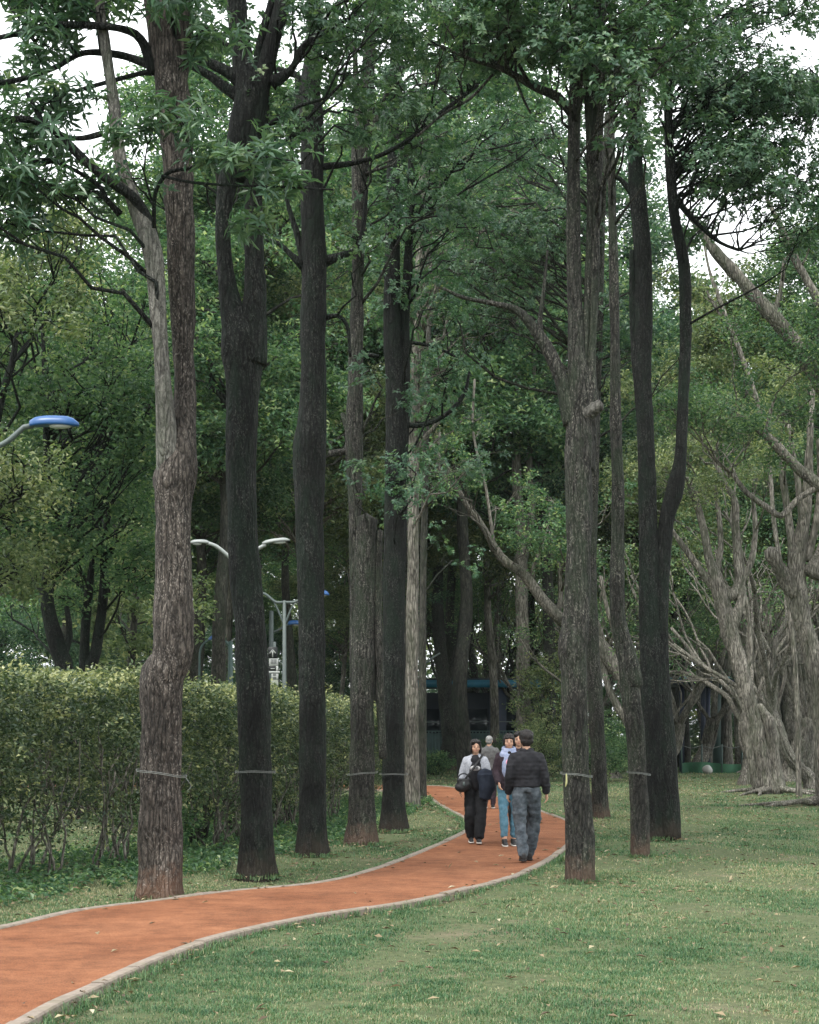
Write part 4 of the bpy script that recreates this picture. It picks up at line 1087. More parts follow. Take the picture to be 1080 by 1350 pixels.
# ---------------------------------------------------------------- wires round the trunks
M['wire'] = plain_mat('pale_wire', (.13, .14, .13), .6, var=.1)
def wire(px, py, z, r, label, tilt=0.0, tail=True, seed=0):
    rng = np.random.default_rng(seed)
    c = W(px, py, z); a = np.linspace(0, 6.283, 40)
    P = np.c_[c[0] + r * np.cos(a), c[1] + r * np.sin(a) * 1.0, c[2] + tilt * np.cos(a) + .006 * np.sin(3 * a)]
    g = Geo(); g.tube(P, np.full(40, .0036), 6, cap=False)
    g.tube(P + [0, 0, .014], np.full(40, .003), 6, cap=False)
    if tail:
        p = P[-2] + [0, -.01, 0]
        g.tube(np.array([p, p + [.03, -.05, -.03], p + [.06, -.03, -.09], p + [.03, -.05, -.13]]), np.full(4, .003), 6, sub=.02)
    o = g.build('wire_loop', M['wire'], None, origin=c)
    tag(o, label, 'wire', 'wire loops tied round the trunks')
wire(213, 1020, z1, 60 * .5 * S * z1 * 1.10, 'pale wire loop tied round the nearest left trunk, sloping down to the right', -.035, True, 1)
wire(337, 1018, z2, 47 * .5 * S * z2 * 1.12, 'pale wire loop round the dark trunk of the second tree on the left', 0, False, 2)
wire(760, 1022, z7, 38 * .5 * S * z7 * 1.10, 'pale wire loop round the nearest right trunk, above the yellow tag', -.02, False, 3)
wire(478, 1020, z4, 36 * .5 * S * z4 * 1.12, 'wire loop round the topped fourth trunk on the left', .02, False, 4)
wire(519, 1021, z5, 33 * .5 * S * z5 * 1.12, 'wire loop round the split dark fifth trunk on the left', .0, False, 5)
wire(842, 1020, z8, 27 * .5 * S * z8 * 1.15, 'wire loop round the leaning second trunk on the right', -.02, False, 6)
M['tag_yellow'] = plain_mat('tag_yellow', (.24, .235, .10), .5, var=.1)
g = Geo(); c = W(747, 1017 + 14, z7 - .42)
g.tube(np.array([c + [0, .02, .09], c, c + [-.012, -.006, -.05]]), np.array([.007, .011, .005]), 8, aspect=.45, sub=.02)
tag(g.build('tree_tag', M['tag_yellow'], None, origin=c), 'small yellow tag hanging on the nearest right trunk below its wire', 'tag')

# ---------------------------------------------------------------- lamps
M['blue'] = plain_mat('lamp_blue', (.018, .075, .21), .35, var=.12, scale=5)
M['lampwhite'] = plain_mat('lamp_white', (.24, .26, .25), .4, var=.08, scale=5)
M['pole'] = plain_mat('pole_grey', (.07, .09, .085), .5, var=.12, scale=6)
M['poleteal'] = plain_mat('pole_green_grey', (.045, .08, .072), .5, var=.12, scale=6)
M['glass'] = plain_mat('lamp_glass', (.42, .44, .42), .15, var=.05)
def lamp_head(t, p, dirx, Lh, mat, tiltz=.0, w=.26):
    """flat cobra head: shell above, glass bowl below; p is the joint with the arm"""
    g = Geo(); n = 9; u = np.linspace(0, 1, n)
    P = np.c_[p[0] + dirx * Lh * u, np.full(n, p[1]), p[2] + tiltz * u + .02 * np.sin(u * 3.1)]
    rr = np.interp(u, [0, .12, .3, .8, .95, 1], [.045, .075, .085, .08, .05, .02]) * (w / .26)
    g.tube(P, rr, 16, aspect=1.0)
    V, Fs = g.arrays()
    V[:, 1] = p[1] + (V[:, 1] - p[1]) * 1.5
    ctr = np.interp(V[:, 0] * dirx, P[:, 0] * dirx, P[:, 2])
    V[:, 2] = ctr + np.maximum(V[:, 2] - ctr, -.02 * w / .26) * 1.45
    g2 = Geo(); g2.add(V, Fs); g2.build('lamp_shell', mat, t)
    gg = Geo(); c = p + np.array([dirx * Lh * .62, 0, tiltz * .6 - .018]); gg.ball(c, (Lh * .24, .09 * w / .26, .045), 14, 8)
    gg.build('lamp_glass', M['glass'], t)
def lamp(label, px, z, top_py, poler, arms, heads, mat='pole', group=None, foot=0.0, name='street_lamp', bracket=False):
    b = W(px, HY, z); b[2] = 0
    t = thing(name, label, 'street lamp', b, 0, group)
    top = W(px, top_py, z)
    g = Geo(); g.tube(np.array([[b[0], z, -.05], [b[0], z, .5], [b[0], z, top[2]]]), np.array([poler * 1.5, poler * 1.2, poler * .8]), 14)
    g.box((b[0], z, .02), (poler * 6, poler * 6, .05)); g.build('pole', M[mat], t)
    for am in arms:
        P = np.array([W(a[0], a[1], z) for a in am]); g = Geo(); g.tube(P, np.full(len(P), am[0][2] if len(am[0]) > 2 else .035), 10, sub=.08)
        if bracket:
            s_ = np.sign(P[-1, 0] - P[0, 0])
            g.tube(np.array([[b[0], z, top[2] - .75], [b[0] + s_ * .18, z, top[2] - .3], [b[0] + s_ * .32, z, top[2] - .02]]), np.array([.03, .03, .02]), 8, sub=.08)
        g.build('arm', M[mat], t)
    for (hx, hy, dr, Lp, mt, ti) in heads:
        lamp_head(t, W(hx, hy, z), dr, Lp * S * z, M[mt], ti, .17 if mt == 'lampwhite' else .26)
    return t
lamp('curved lamp post at the left edge with a bright blue lamp head', -75, 25.0, 640, .07,
     [[(-75, 660, .042), (-72, 622), (-50, 602), (-20, 594), (5, 585), (22, 572), (32, 563), (44, 561)]], [(40, 560, 1, 64, 'blue', -.0)], 'pole')
lamp('tall double lamp with two white heads, its pole behind the second trunk', 316, 44.0, 742, .09,
     [[(316, 760, .05), (312, 745), (300, 732), (285, 720), (274, 716)], [(316, 760, .05), (320, 745), (334, 728), (350, 718)]],
     [(276, 716, -1, 26, 'lampwhite', .0), (346, 717, 1, 36, 'lampwhite', .10)], 'lampwhite')
lamp('grey double lamp post with winged bracket, right of the arrow sign', 375, 50.0, 792, .065,
     [[(375, 794, .045), (364, 794), (357, 789), (351, 784), (344, 781)], [(375, 794, .045), (388, 794), (396, 790), (404, 786), (412, 784)]],
     [(344, 781, -1, 22, 'blue', .0), (412, 784, 1, 22, 'blue', .0)], 'pole', bracket=True)
lamp('far thin lamp with blue head, its pole rising behind the arrow sign', 358, 56.0, 806, .09,
     [[(358, 834, .04), (366, 831), (374, 826), (380, 823)]], [(380, 823, 1, 17, 'blue', .0)], 'pole')
lamp('far hooped lamp with blue head between first and second tall trunks', 304, 54.0, 846, .09,
     [[(304, 862, .05), (303, 852), (299, 847), (294, 844)], [(276, 844, .035), (269, 848), (264, 858), (263, 880), (263, 925)]], [(296, 843, -1, 21, 'blue', .0)], 'poleteal')
# slim green pole left of the thick grey trunk
b = W(560, HY, 60); b[2] = 0
t = thing('street_lamp', 'slim green lamp post with short angled arm, beside the blue-edged building', 'street lamp', b)
g = Geo(); g.tube(np.array([[b[0], 60, -.05], [b[0], 60, 4.3]]), np.array([.07, .05]), 10); g.build('pole', M['poleteal'], t)
g = Geo(); g.tube(np.array([[b[0], 60, 4.2], [b[0] + .3, 60, 4.45], [b[0] + .55, 60, 4.6]]), np.array([.04, .04, .03]), 8); g.build('arm', M['pole'], t)

# ---------------------------------------------------------------- the arrow sign
M['sign_black'] = plain_mat('sign_black', (.012, .014, .014), .45, var=.1)
M['sign_white'] = plain_mat('sign_white', (.40, .41, .39), .5, var=.06)
M['sign_grey'] = plain_mat('sign_pale_green', (.22, .24, .19), .5, var=.1)
zs = 42.0
b = W(362, HY, zs); b[2] = 0
sg = thing('sign_post', 'narrow upright sign with a white up arrow on black above white panels', 'sign', b)
def sgbox(name, x0, x1, y0, y1, dy, mat, depth=.03):
    g = Geo(); p0, p1 = W(x0, y1, zs), W(x1, y0, zs)
    g.box(((p0[0] + p1[0]) / 2, zs + dy, (p0[2] + p1[2]) / 2), (p1[0] - p0[0], depth, p1[2] - p0[2]), bev=.004)
    return g.build(name, M[mat], sg)
g = Geo(); g.tube(np.array([[b[0], zs + .06, -.05], [b[0], zs + .06, 4.0]]), np.array([.04, .035]), 10); g.build('post', M['pole'], sg)
sgbox('arrow_panel', 353.5, 366, 853, 868, 0, 'sign_black')
sgbox('name_panel', 355, 367, 868.3, 878, 0, 'sign_white')
sgbox('side_panel', 364, 367, 878, 886, 0, 'sign_white')
sgbox('dark_panel', 354.5, 364, 878.2, 884.5, .0, 'sign_black')
sgbox('cross_panel', 353, 369, 884.8, 887.5, -.01, 'sign_white')
sgbox('number_panel', 358, 367, 887.8, 896, 0, 'sign_white')
sgbox('long_panel', 357.5, 367, 896.3, 924, 0, 'sign_grey')
g = Geo()
def stroke(a, b_, wd):
    p, q_ = W(a[0], a[1], zs), W(b_[0], b_[1], zs); p[1] = q_[1] = zs - .019
    d = q_ - p; d /= np.linalg.norm(d); n_ = np.array([-d[2], 0, d[0]]) * wd * S * zs / 2
    V = np.array([p - n_, p + n_, q_ + n_, q_ - n_]); V = np.concatenate([V, V + [0, .006, 0]])
    g.add(V, [[[0, 1, 2, 3], [7, 6, 5, 4], [0, 4, 5, 1], [1, 5, 6, 2], [2, 6, 7, 3], [3, 7, 4, 0]]])
stroke((359.6, 866.6), (359.6, 858), 1.5); stroke((359.9, 856.6), (355.6, 861.4), 1.7); stroke((359.3, 856.6), (363.8, 861.4), 1.7)
g.build('arrow', M['sign_white'], sg)
g = Geo()
for ry in (869.6, 871.3, 873.0, 874.7): stroke((357, ry), (364.8, ry), .45)
for rx in (357.6, 359.4, 361.6, 363.8): stroke((rx, 869.2), (rx, 875.2), .4)
for ry in (888.8, 890.4, 892.8, 894.6): stroke((360.2, ry), (364, ry), .8)
for ry in (913.5, 915.5, 918, 920.5): stroke((359.5, ry), (364.5, ry), .6)
for rx in (360, 362.5): stroke((rx, 913), (rx, 921), .5)
g.build('lettering', M['sign_black'], sg, smooth=False)
g = Geo(); stroke((357, 881.4), (362.5, 881.4), .9); g.build('small_mark', M['sign_white'], sg, smooth=False)

# ---------------------------------------------------------------- buildings far behind the trunks
M['roof_blue'] = plain_mat('roof_teal_blue', (.015, .13, .20), .35, var=.2, scale=2)
M['wall_dark'] = plain_mat('dark_wall', (.022, .027, .036), .7, var=.2, scale=2)
M['green_screen'] = plain_mat('green_grey_screen', (.055, .095, .09), .7, var=.15, scale=4)
M['pillar_blue'] = plain_mat('pillar_navy', (.022, .03, .055), .5, var=.15, scale=2)
M['win'] = plain_mat('dark_glass', (.02, .025, .03), .12, var=.05)
zk = 82.0
b = W(650, HY, zk); b[2] = 0
bd = thing('low_building', 'low dark building with a teal-blue roof edge behind the walkers', 'building', b)
x0, x1 = W(500, HY, zk)[0], W(745, HY, zk)[0]
g = Geo(); g.box(((x0 + x1) / 2, zk + 3.2, 1.85), (x1 - x0 - .8, 5.4, 3.8)); g.build('wall', M['wall_dark'], bd)
g = Geo(); g.box(((x0 + x1) / 2, zk + 2.9, 4.18), (x1 - x0, 7.0, .16)); g.box(((x0 + x1) / 2, zk + 2.9, 4.36), (x1 - x0 - .4, 6.6, .16)); g.build('roof', M['wall_dark'], bd)
g = Geo(); g.box(((x0 + x1) / 2, zk - .68, 4.16), (x1 - x0 + .1, .14, .36)); g.build('fascia', M['roof_blue'], bd)
for k in range(4):
    xx = x0 + .8 + k * (x1 - x0 - 1.6) / 3
    g = Geo(); g.box((xx, zk - .3, 1.97), (.5 if k != 2 else .8, .4, 3.94)); g.build('pillar', M['pillar_blue'], bd)
for k in range(3):
    xx = x0 + 2.1 + k * (x1 - x0 - 2.0) / 3
    g = Geo(); g.box((xx, zk + .49, 2.2), (1.7, .08, 1.5)); w_ = g.build('window', M['win'], bd)
g = Geo()
for k in range(int((x1 - x0) / .16)): g.box((x0 + k * .16, zk - 3.0, .95), (.05, .03, 1.75))
g.box(((x0 + x1) / 2, zk - 2.97, 1.84), (x1 - x0, .05, .06)); g.box(((x0 + x1) / 2, zk - 2.97, .15), (x1 - x0, .05, .06))
g.box(((x0 + x1) / 2, zk - 2.9, .95), (x1 - x0, .02, 1.6))
t = thing('screen_fence', 'green-grey slatted screen in front of the low blue-edged building', 'fence', ((x0 + x1) / 2, zk - 3, 0))
g.build('panel', M['green_screen'], t)
g = Geo(); g.tube(np.array([[x0, zk - 3.1, 2.25], [x1 - 2, zk - 3.1, 2.3]]), np.array([.02, .02]), 8); g.build('top_rail', M['pole'], t)

zp = 76.0
b = W(925, HY, zp); b[2] = 0
pv_ = thing('park_pavilion', 'open pavilion with a flat pale teal roof beyond the lawn on the right', 'pavilion', b)
x0, x1 = W(868, HY, zp)[0], W(966, HY, zp)[0]; xm = (x0 + x1) / 2
g = Geo(); g.box((xm, zp + 1.6, 4.05), (x1 - x0, 4.6, .22), bev=.05); g.build('roof', M['pillar_blue'], pv_)
g = Geo(); g.box((xm, zp + 1.6, 4.24), (x1 - x0 - .25, 4.3, .14), bev=.05); g.build('roof_sheet', plain_mat('roof_pale_teal', (.12, .22, .24), .3, var=.35, scale=1.5), pv_)
for xx in (898, 926, 944):
    p = W(xx, HY, zp); g = Geo(); g.box((p[0], zp - .2, 1.97), (.2 if xx != 944 else .34, .2, 3.94)); g.build('post', M['poleteal'] if xx == 944 else M['pillar_blue'], pv_)
for xx in (890, 950):
    p = W(xx, HY, zp); g = Geo(); g.box((p[0], zp + 3.2, 1.97), (.2, .2, 3.94)); g.build('post', M['pillar_blue'], pv_)
# low green netting fence and its posts at the lawn's far side
M['net'] = plain_mat('green_net', (.02, .085, .04), .8, var=.25, scale=3)
zn = 77.5
t = thing('net_fence', 'low green netting along the far side of the lawn by the pavilion', 'fence', (W(940, HY, zn)[0], zn - 4, 0))
g = Geo(); x0, x1 = W(880, HY, zn)[0], W(1006, HY, zn)[0]
n = 60; u = np.linspace(0, 1, n); xx = x0 + (x1 - x0) * u; y_ = zn - 4 + .12 * np.sin(u * 25)
top = .42 + .05 * np.sin(u * 9)
V = np.concatenate([np.c_[xx, y_, np.full(n, -.03)], np.c_[xx, y_, top], np.c_[xx, y_ + .03, top], np.c_[xx, y_ + .03, np.full(n, -.03)]])
k = np.arange(n - 1)
g.add(V, [np.concatenate([np.stack([k + a * n, k + 1 + a * n, k + 1 + (a + 1) * n, k + (a + 1) * n], 1) for a in range(3)])]); g.build('netting', M['net'], t)
for j_ in range(6):
    p = x0 + (x1 - x0) * j_ / 5; g = Geo(); g.tube(np.array([[p, zn - 4.05, -.05], [p, zn - 4.05, 1.25]]), np.array([.04, .035]), 8); g.build('post', M['poleteal'], t)
g = Geo(); P = np.array([[x0 + (x1 - x0) * u_, zn - 4.1, 1.18 - .10 * math.sin(u_ * 5 * math.pi) ** 2] for u_ in np.linspace(0, 1, 41)])
g.tube(P, np.full(41, .018), 6); g.build('rope', M['wire'], t)
g = Geo(); P = W(933, 996, 72.0); P[2] = .16
me_g = Geo(); me_g.ball(P, (.26, .24, .18), 16, 10)
V, Fs = me_g.arrays(); V += np.array([[mnoise.noise(Vector(v * 3.0)) * .09] * 3 for v in V]); g.add(V, Fs)
tag(g.build('white_bag', plain_mat('white_cloth', (.36, .36, .34), .7, var=.1), None, origin=P), 'white lump lying on the grass beside the far netting fence', 'bag')

# ---------------------------------------------------------------- undergrowth
def bush(label, px, z, h, w, leaf, seed, group=None, L=.1, n=260):
    rng = np.random.default_rng(seed)
    b = W(px, HY, z); b[2] = 0
    t = thing('shrub', label, 'shrub', b, 0, group)
    g = Geo(); C = []
    for k in range(14):
        a = rng.uniform(0, 6.28); e = b + np.array([math.cos(a) * w * rng.uniform(.2, .8), math.sin(a) * w * rng.uniform(.2, .8), h * rng.uniform(.5, .95)])
        P = limb(g, b + rng.normal(0, .06, 3) * [1, 1, 0], e, .03, .01, rng, .1, 6, 6)
    g.build('stem', M['bark_bg'], t)
    u = rng.normal(0, 1, (n, 3)); u /= np.linalg.norm(u, axis=1)[:, None]; u *= rng.uniform(.45, 1, (n, 1)) * (1 + .18 * np.sin(u[:, :1] * 5 + seed) * np.cos(u[:, 2:3] * 6))
    C = b + np.array([0, 0, h * .54]) + u * np.array([w, w, h * .5])
    leaf_object('foliage', [fine_leaves(C, 14, .22, L, L * .5, rng)], M[leaf], t)
UG = 'shrubs under the far trees'
bush('pale yellow-green shrub behind the man in the dark jacket', 722, 66, 5.2, 1.5, 'leaf_olive', 1, L=.13, n=500)
bush('pale low shrub right of the pale straight trunk', 712, 60, 2.2, 1.0, 'leaf_olive', 2)
for k, (px, z, h, w) in enumerate([(660, 74, 1.5, 1.4), (790, 60, 1.8, 1.2), (810, 64, 2.4, 1.3), (570, 70, 1.0, 1.0)]):
    bush(['low green shrub at the foot of the trunks between the two women', 'small shrub right of the slim grey half-hidden tree', 'green shrub beyond the leaning arched tree', 'low shrub in front of the green-grey screen'][k], px, z, h, w, 'leaf_bright', 20 + k, UG)
for k, (px, z, h, w) in enumerate([(215, 23.5, .8, .5), (262, 25, 1.1, .5), (300, 27.5, 1.0, .6), (372, 30, 1.0, .6)]):
    bush(['low seedling shrub under the hedge behind the nearest left trunk', 'low shrub under the hedge between the first two trunks', 'second low shrub under the hedge, just left of the second trunk', 'low shrub under the hedge between second and third trunks'][k], px, z, h, w, 'leaf_bright', 30 + k, 'low shrubs under the hedge', .09, 60)
# ---------------------------------------------------------------- people
def remesh(g, name, voxel, smooth=2):
    me = g.mesh(name); o = bpy.data.objects.new(name, me); COL.objects.link(o)
    md = o.modifiers.new('r', 'REMESH'); md.mode = 'VOXEL'; md.voxel_size = voxel; md.use_smooth_shade = True
    if smooth:
        s_ = o.modifiers.new('s', 'SMOOTH'); s_.factor = .5; s_.iterations = smooth
    dg = bpy.context.evaluated_depsgraph_get(); dg.update()
    out = bpy.data.meshes.new_from_object(o.evaluated_get(dg))
    bpy.data.objects.remove(o); bpy.data.meshes.remove(me)
    return out
def wrinkle(me, amp, freq, seed, vert=1.0):
    n = len(me.vertices); co = np.empty(n * 3, np.float32); me.vertices.foreach_get('co', co)
    no = np.empty(n * 3, np.float32); me.vertices.foreach_get('normal', no)
    co = co.reshape(-1, 3); no = no.reshape(-1, 3)
    d = np.array([mnoise.noise(Vector((c[0] * freq + seed, c[1] * freq, c[2] * freq * vert))) + .5 * mnoise.noise(Vector((c[0] * freq * 2.2, c[1] * freq * 2.2 + seed, c[2] * freq * 2.2 * vert))) for c in co])
    co += no * (d * amp)[:, None]
    me.vertices.foreach_set('co', co.ravel()); me.update()
def cloth_mat(name, a, b=None, scale=26, rough=.9, bands=None):
    m, N, L, out = mat_new(name)
    v = mapping(N, L)
    n = tex_noise(N, L, v, scale, 5, .7)
    b = b or tuple(min(1, c * 1.5 + .005) for c in a)
    r = ramp(N, [(.35, a), (.68, b)]); L.new(n.outputs[0], r.inputs[0]); c = r.outputs[0]
    p = N.new('ShaderNodeBsdfPrincipled'); p.inputs['Roughness'].default_value = rough; p.inputs['Specular IOR Level'].default_value = .2
    if bands:      # quilting lines of a padded jacket, in the relief only
        tc = N.new('ShaderNodeTexCoord'); wv = N.new('ShaderNodeTexWave'); wv.bands_direction = 'Z'; wv.inputs['Scale'].default_value = bands
        wv.inputs['Distortion'].default_value = 1.6; L.new(tc.outputs['Object'], wv.inputs['Vector'])
        bp = N.new('ShaderNodeBump'); bp.inputs['Strength'].default_value = .22; bp.inputs['Distance'].default_value = .01
        L.new(wv.outputs['Fac'], bp.inputs['Height']); L.new(bp.outputs[0], p.inputs['Normal'])
    L.new(c, p.inputs['Base Color']); L.new(p.outputs[0], out.inputs['Surface'])
    return m
M['skin'] = plain_mat('skin', (.46, .27, .185), .55, var=.06, scale=12)
M['hair_black'] = cloth_mat('hair_black', (.008, .007, .007), (.03, .026, .025), 60, .5)
M['hair_grey'] = cloth_mat('hair_grey', (.10, .10, .10), (.30, .30, .29), 60, .6)
M['dark_feature'] = plain_mat('dark_feature', (.015, .01, .01), .4)
M['lips'] = plain_mat('lips', (.30, .11, .09), .5)
V3 = lambda *a: np.array(a, float)

def build_person(label, loc, face, H, pose, clothes, hair, sex='m'):
    """local frame: the person faces +Y, right hand at +X; pose gives joints in metres for a 1.70 m figure"""
    k = H / 1.70
    t = thing('person', label, 'person', (loc[0], loc[1], .045), face)
    J = dict(hipL=V3(-.09, 0, .90), hipR=V3(.09, 0, .90), kneeL=V3(-.10, .03, .49), kneeR=V3(.10, .03, .49), ankL=V3(-.10, 0, .085), ankR=V3(.10, 0, .085),
             shL=V3(-.165, 0, 1.365), shR=V3(.165, 0, 1.365), elL=V3(-.235, -.02, 1.11), elR=V3(.235, -.02, 1.11), wrL=V3(-.245, .06, .88), wrR=V3(.245, .06, .88),
             pelvis=V3(0, 0, .95), waist=V3(0, -.005, 1.07), chest=V3(0, 0, 1.26), neck=V3(0, -.005, 1.44), head=V3(0, .012, 1.585), toeL=0.0, toeR=0.0, headturn=0.0, footyL=0.0, footyR=0.0)
    J.update(pose)
    wsh = 1.0 if sex == 'm' else .9
    for q in ('shL', 'shR'): J[q] = J[q] * np.array([wsh, 1, 1])
    def fin(name, me, mat, sm=True):
        co = np.empty(len(me.vertices) * 3, np.float32); me.vertices.foreach_get('co', co); me.vertices.foreach_set('co', co * k)
        me.polygons.foreach_set('use_smooth', np.full(len(me.polygons), sm, bool)); me.update()
        me.materials.clear()
        return link(name, me, M[mat] if isinstance(mat, str) else mat, t)
    def torso(g, e, low=.90, hi=1.44, sl=1.0, wide=1.0, flarez=0.0):
        zs_ = [low, .95, 1.00, 1.07, 1.16, 1.26, 1.34, 1.39, hi]
        wx = [.150, .158, .15, .138, .148, .162, .165, .140, .062]; wy = [.095, .108, .10, .092, .104, .112, .105, .085, .058]
        P = []; rx = []; ry = []
        for z_, a, b_ in zip(zs_, wx, wy):
            if z_ < low: continue
            P.append([0, -.005, z_]); rx.append(a * wide + e); ry.append(b_ * (1 if wide < 1.1 else 1.15) + e)
        P = np.array(P); rx = np.array(rx); ry = np.array(ry)
        if flarez: rx[0] += flarez; ry[0] += flarez
        n = len(P); sg_ = 24; a = np.arange(sg_) / sg_ * 6.28318
        V = np.concatenate([np.c_[p[0] + rx[i] * np.cos(a), p[1] + ry[i] * np.sin(a), np.full(sg_, p[2])] for i, p in enumerate(P)])
        Q = [[i * sg_ + j, i * sg_ + (j + 1) % sg_, (i + 1) * sg_ + (j + 1) % sg_, (i + 1) * sg_ + j] for i in range(n - 1) for j in range(sg_)]
        g.add(V, [Q, [list(range(sg_))[::-1]], [[(n - 1) * sg_ + j for j in range(sg_)]]])
    def limbs(g, names, rr, e, ball=True):
        P = np.array([J[q] for q in names]); rr = np.array(rr) + e
        for i in range(len(P) - 1):
            m_ = 6; u = np.linspace(0, 1, m_)[:, None]
            g.tube(P[i] * (1 - u) + P[i + 1] * u, rr[i] * (1 - u[:, 0]) + rr[i + 1] * u[:, 0] + .006 * np.sin(u[:, 0] * 3.14), 14)
        if ball:
            for p, r_ in zip(P, rr): g.ball(p, r_)
    # body: one continuous surface
    g = Geo(); torso(g, -.028, hi=1.43)
    for s_ in 'LR':
        limbs(g, ['hip' + s_, 'knee' + s_, 'ank' + s_], [.078, .052, .036], 0)
        limbs(g, ['sh' + s_, 'el' + s_, 'wr' + s_], [.046, .037, .026], 0)
        a = J['ank' + s_]; ty = J['toe' + s_]
        g.tube(np.array([a + [0, -.05, -.045], a + [0, .05, -.05 + ty * .3], a + [0, .14, -.06 + ty]]), np.array([.032, .036, .024]), 12)
    g.tube(np.array([[0, -.012, 1.40], [0, -.006, 1.47], [0, .004, 1.53]]), np.array([.060, .053, .050]), 14)
    hd_ = J['head']; ct, st = math.cos(J['headturn']), math.sin(J['headturn'])
    Rt = np.array([[ct, -st, 0], [st, ct, 0], [0, 0, 1]])
    hg = Geo()
    hg.ball((0, -.008, .025), (.074, .092, .088), 20, 14); hg.ball((0, .018, -.035), (.060, .070, .078), 18, 12); hg.ball((0, .052, -.085), (.030, .030, .024))
    hg.ball((0, .092, -.018), (.013, .018, .026)); hg.ball((0, .086, -.032), (.019, .014, .011)); hg.ball((.030, .070, .006), (.022, .016, .010)); hg.ball((-.030, .070, .006), (.022, .016, .010))
    for sx in (-1, 1): hg.ball((sx * .076, -.004, -.012), (.010, .020, .032)); hg.ball((sx * .042, .055, -.035), (.022, .022, .022))
    hg.ball((0, .078, -.062), (.024, .012, .007))
    V, Fs = hg.arrays(); g.add(V @ Rt.T + hd_, Fs)
    fin('body', remesh(g, 'body', .0105, 2), 'skin')
    # hands: palm, four bent fingers of different length and a thumb leaving the palm's side
    for s_, sx in (('L', -1), ('R', 1)):
        w_ = J['wr' + s_]; e_ = J['el' + s_]; d = unit(w_ - e_); d = unit(d + np.array([0, .05, -.25]))
        fw_ = np.array([0, 1., 0]); fw_ = unit(fw_ - d * (fw_ @ d)); inn = np.cross(d, fw_); inn = inn * (-sx if inn[0] > 0 else sx)
        if inn[0] * sx > 0: inn = -inn                       # palm looks at the thigh
        g = Geo(); pc = w_ + d * .045
        g.tube(np.array([w_ - d * .03, w_ + d * .015, w_ + d * .05, w_ + d * .085]), np.array([.024, .024, .034, .033]), 12)
        V, Fs = g.arrays(); rel = V - pc; V = V - np.outer(rel @ inn, inn) * .45; g = Geo(); g.add(V, Fs)
        for f_, (o_, l_) in enumerate(((.026, .068), (.009, .078), (-.009, .072), (-.025, .056))):
            p0 = w_ + d * .078 + fw_ * o_; P = [p0]
            cur = .25 + .08 * f_
            for seg_, fr in enumerate((.42, .32, .26)):
                ang = cur * (seg_ + .6); dd = d * math.cos(ang) + inn * math.sin(ang); P.append(P[-1] + dd * l_ * fr)
            g.tube(np.array(P), np.array([.0095, .009, .0082, .0068]), 8)
        p0 = w_ + d * .025 + fw_ * .024
        g.tube(np.array([p0, p0 + fw_ * .022 + d * .022, p0 + fw_ * .027 + d * .048 + inn * .008, p0 + fw_ * .024 + d * .066 + inn * .014]), np.array([.013, .011, .0095, .007]), 8)
        fin('hand', remesh(g, 'hand', .0042, 1), 'skin')
    for sx in (-1, 1):
        g = Geo(); g.ball(hd_ + Rt @ V3(sx * .029, .082, -.004), (.013, .008, .0065), 10, 8); fin('eye', g.mesh('eye'), 'dark_feature')
        g = Geo(); g.tube(np.array([hd_ + Rt @ V3(sx * .014, .090, .014), hd_ + Rt @ V3(sx * .030, .087, .019), hd_ + Rt @ V3(sx * .044, .074, .015)]), np.array([.003, .0035, .002]), 6); fin('eyebrow', g.mesh('eyebrow'), 'dark_feature')
    g = Geo(); g.tube(np.array([hd_ + Rt @ V3(-.022, .086, -.060), hd_ + Rt @ V3(0, .092, -.060), hd_ + Rt @ V3(.022, .086, -.060)]), np.array([.004, .0065, .004]), 8); fin('mouth', g.mesh('mouth'), 'lips')
    # hair
    g = Geo(); hm, style = hair
    hb = Geo()
    if style == 'short': hb.ball((0, -.018, .042), (.084, .096, .084), 20, 14); hb.ball((0, -.052, -.01), (.074, .058, .068)); hb.ball((0, .045, .088), (.06, .045, .028))
    elif style == 'thick': hb.ball((0, -.016, .046), (.094, .103, .092), 20, 14); hb.ball((0, -.050, -.012), (.084, .062, .074)); hb.ball((-.05, .02, .085), (.05, .05, .04)); hb.ball((.05, .015, .08), (.05, .05, .04))
    elif style == 'bob':
        hb.ball((0, -.018, .045), (.090, .100, .086), 20, 14); hb.ball((0, -.055, -.04), (.085, .058, .09))
        for sx in (-1, 1): hb.ball((sx * .078, .004, -.03), (.022, .048, .085)); hb.ball((sx * .040, .060, .075), (.045, .035, .024))
    elif style == 'fringe':
        hb.ball((0, -.016, .045), (.086, .098, .084), 20, 14); hb.ball((0, -.050, -.02), (.078, .056, .075)); hb.ball((0, .066, .056), (.062, .026, .022))
        for sx in (-1, 1): hb.ball((sx * .074, .004, -.0), (.018, .045, .055))
    V, Fs = hb.arrays(); g.add(V @ Rt.T + hd_, Fs)
    hme = remesh(g, 'hair', .009, 1); wrinkle(hme, .010, 38, 3, .3); fin('hair', hme, hm)
    # trousers
    c = clothes
    if c.get('trousers'):
        mat, rt, rk, ra, wide = c['trousers']
        g = Geo(); torso(g, .006, hi=1.06, wide=wide)
        for s_ in 'LR':
            a = J['ank' + s_]; kn = J['knee' + s_]; J['cuf' + s_] = a + unit(kn - a) * c.get('cuff', .0)
            limbs(g, ['hip' + s_, 'knee' + s_, 'cuf' + s_], [rt, rk, ra], 0)
        V, Fs = g.arrays(); V[:, 2] = np.minimum(V[:, 2], 1.045); g = Geo(); g.add(V, Fs)
        me = remesh(g, 'trousers', .012, 2); wrinkle(me, c.get('wr', .011), 9, 5, 1.5); fin('trousers', me, mat)
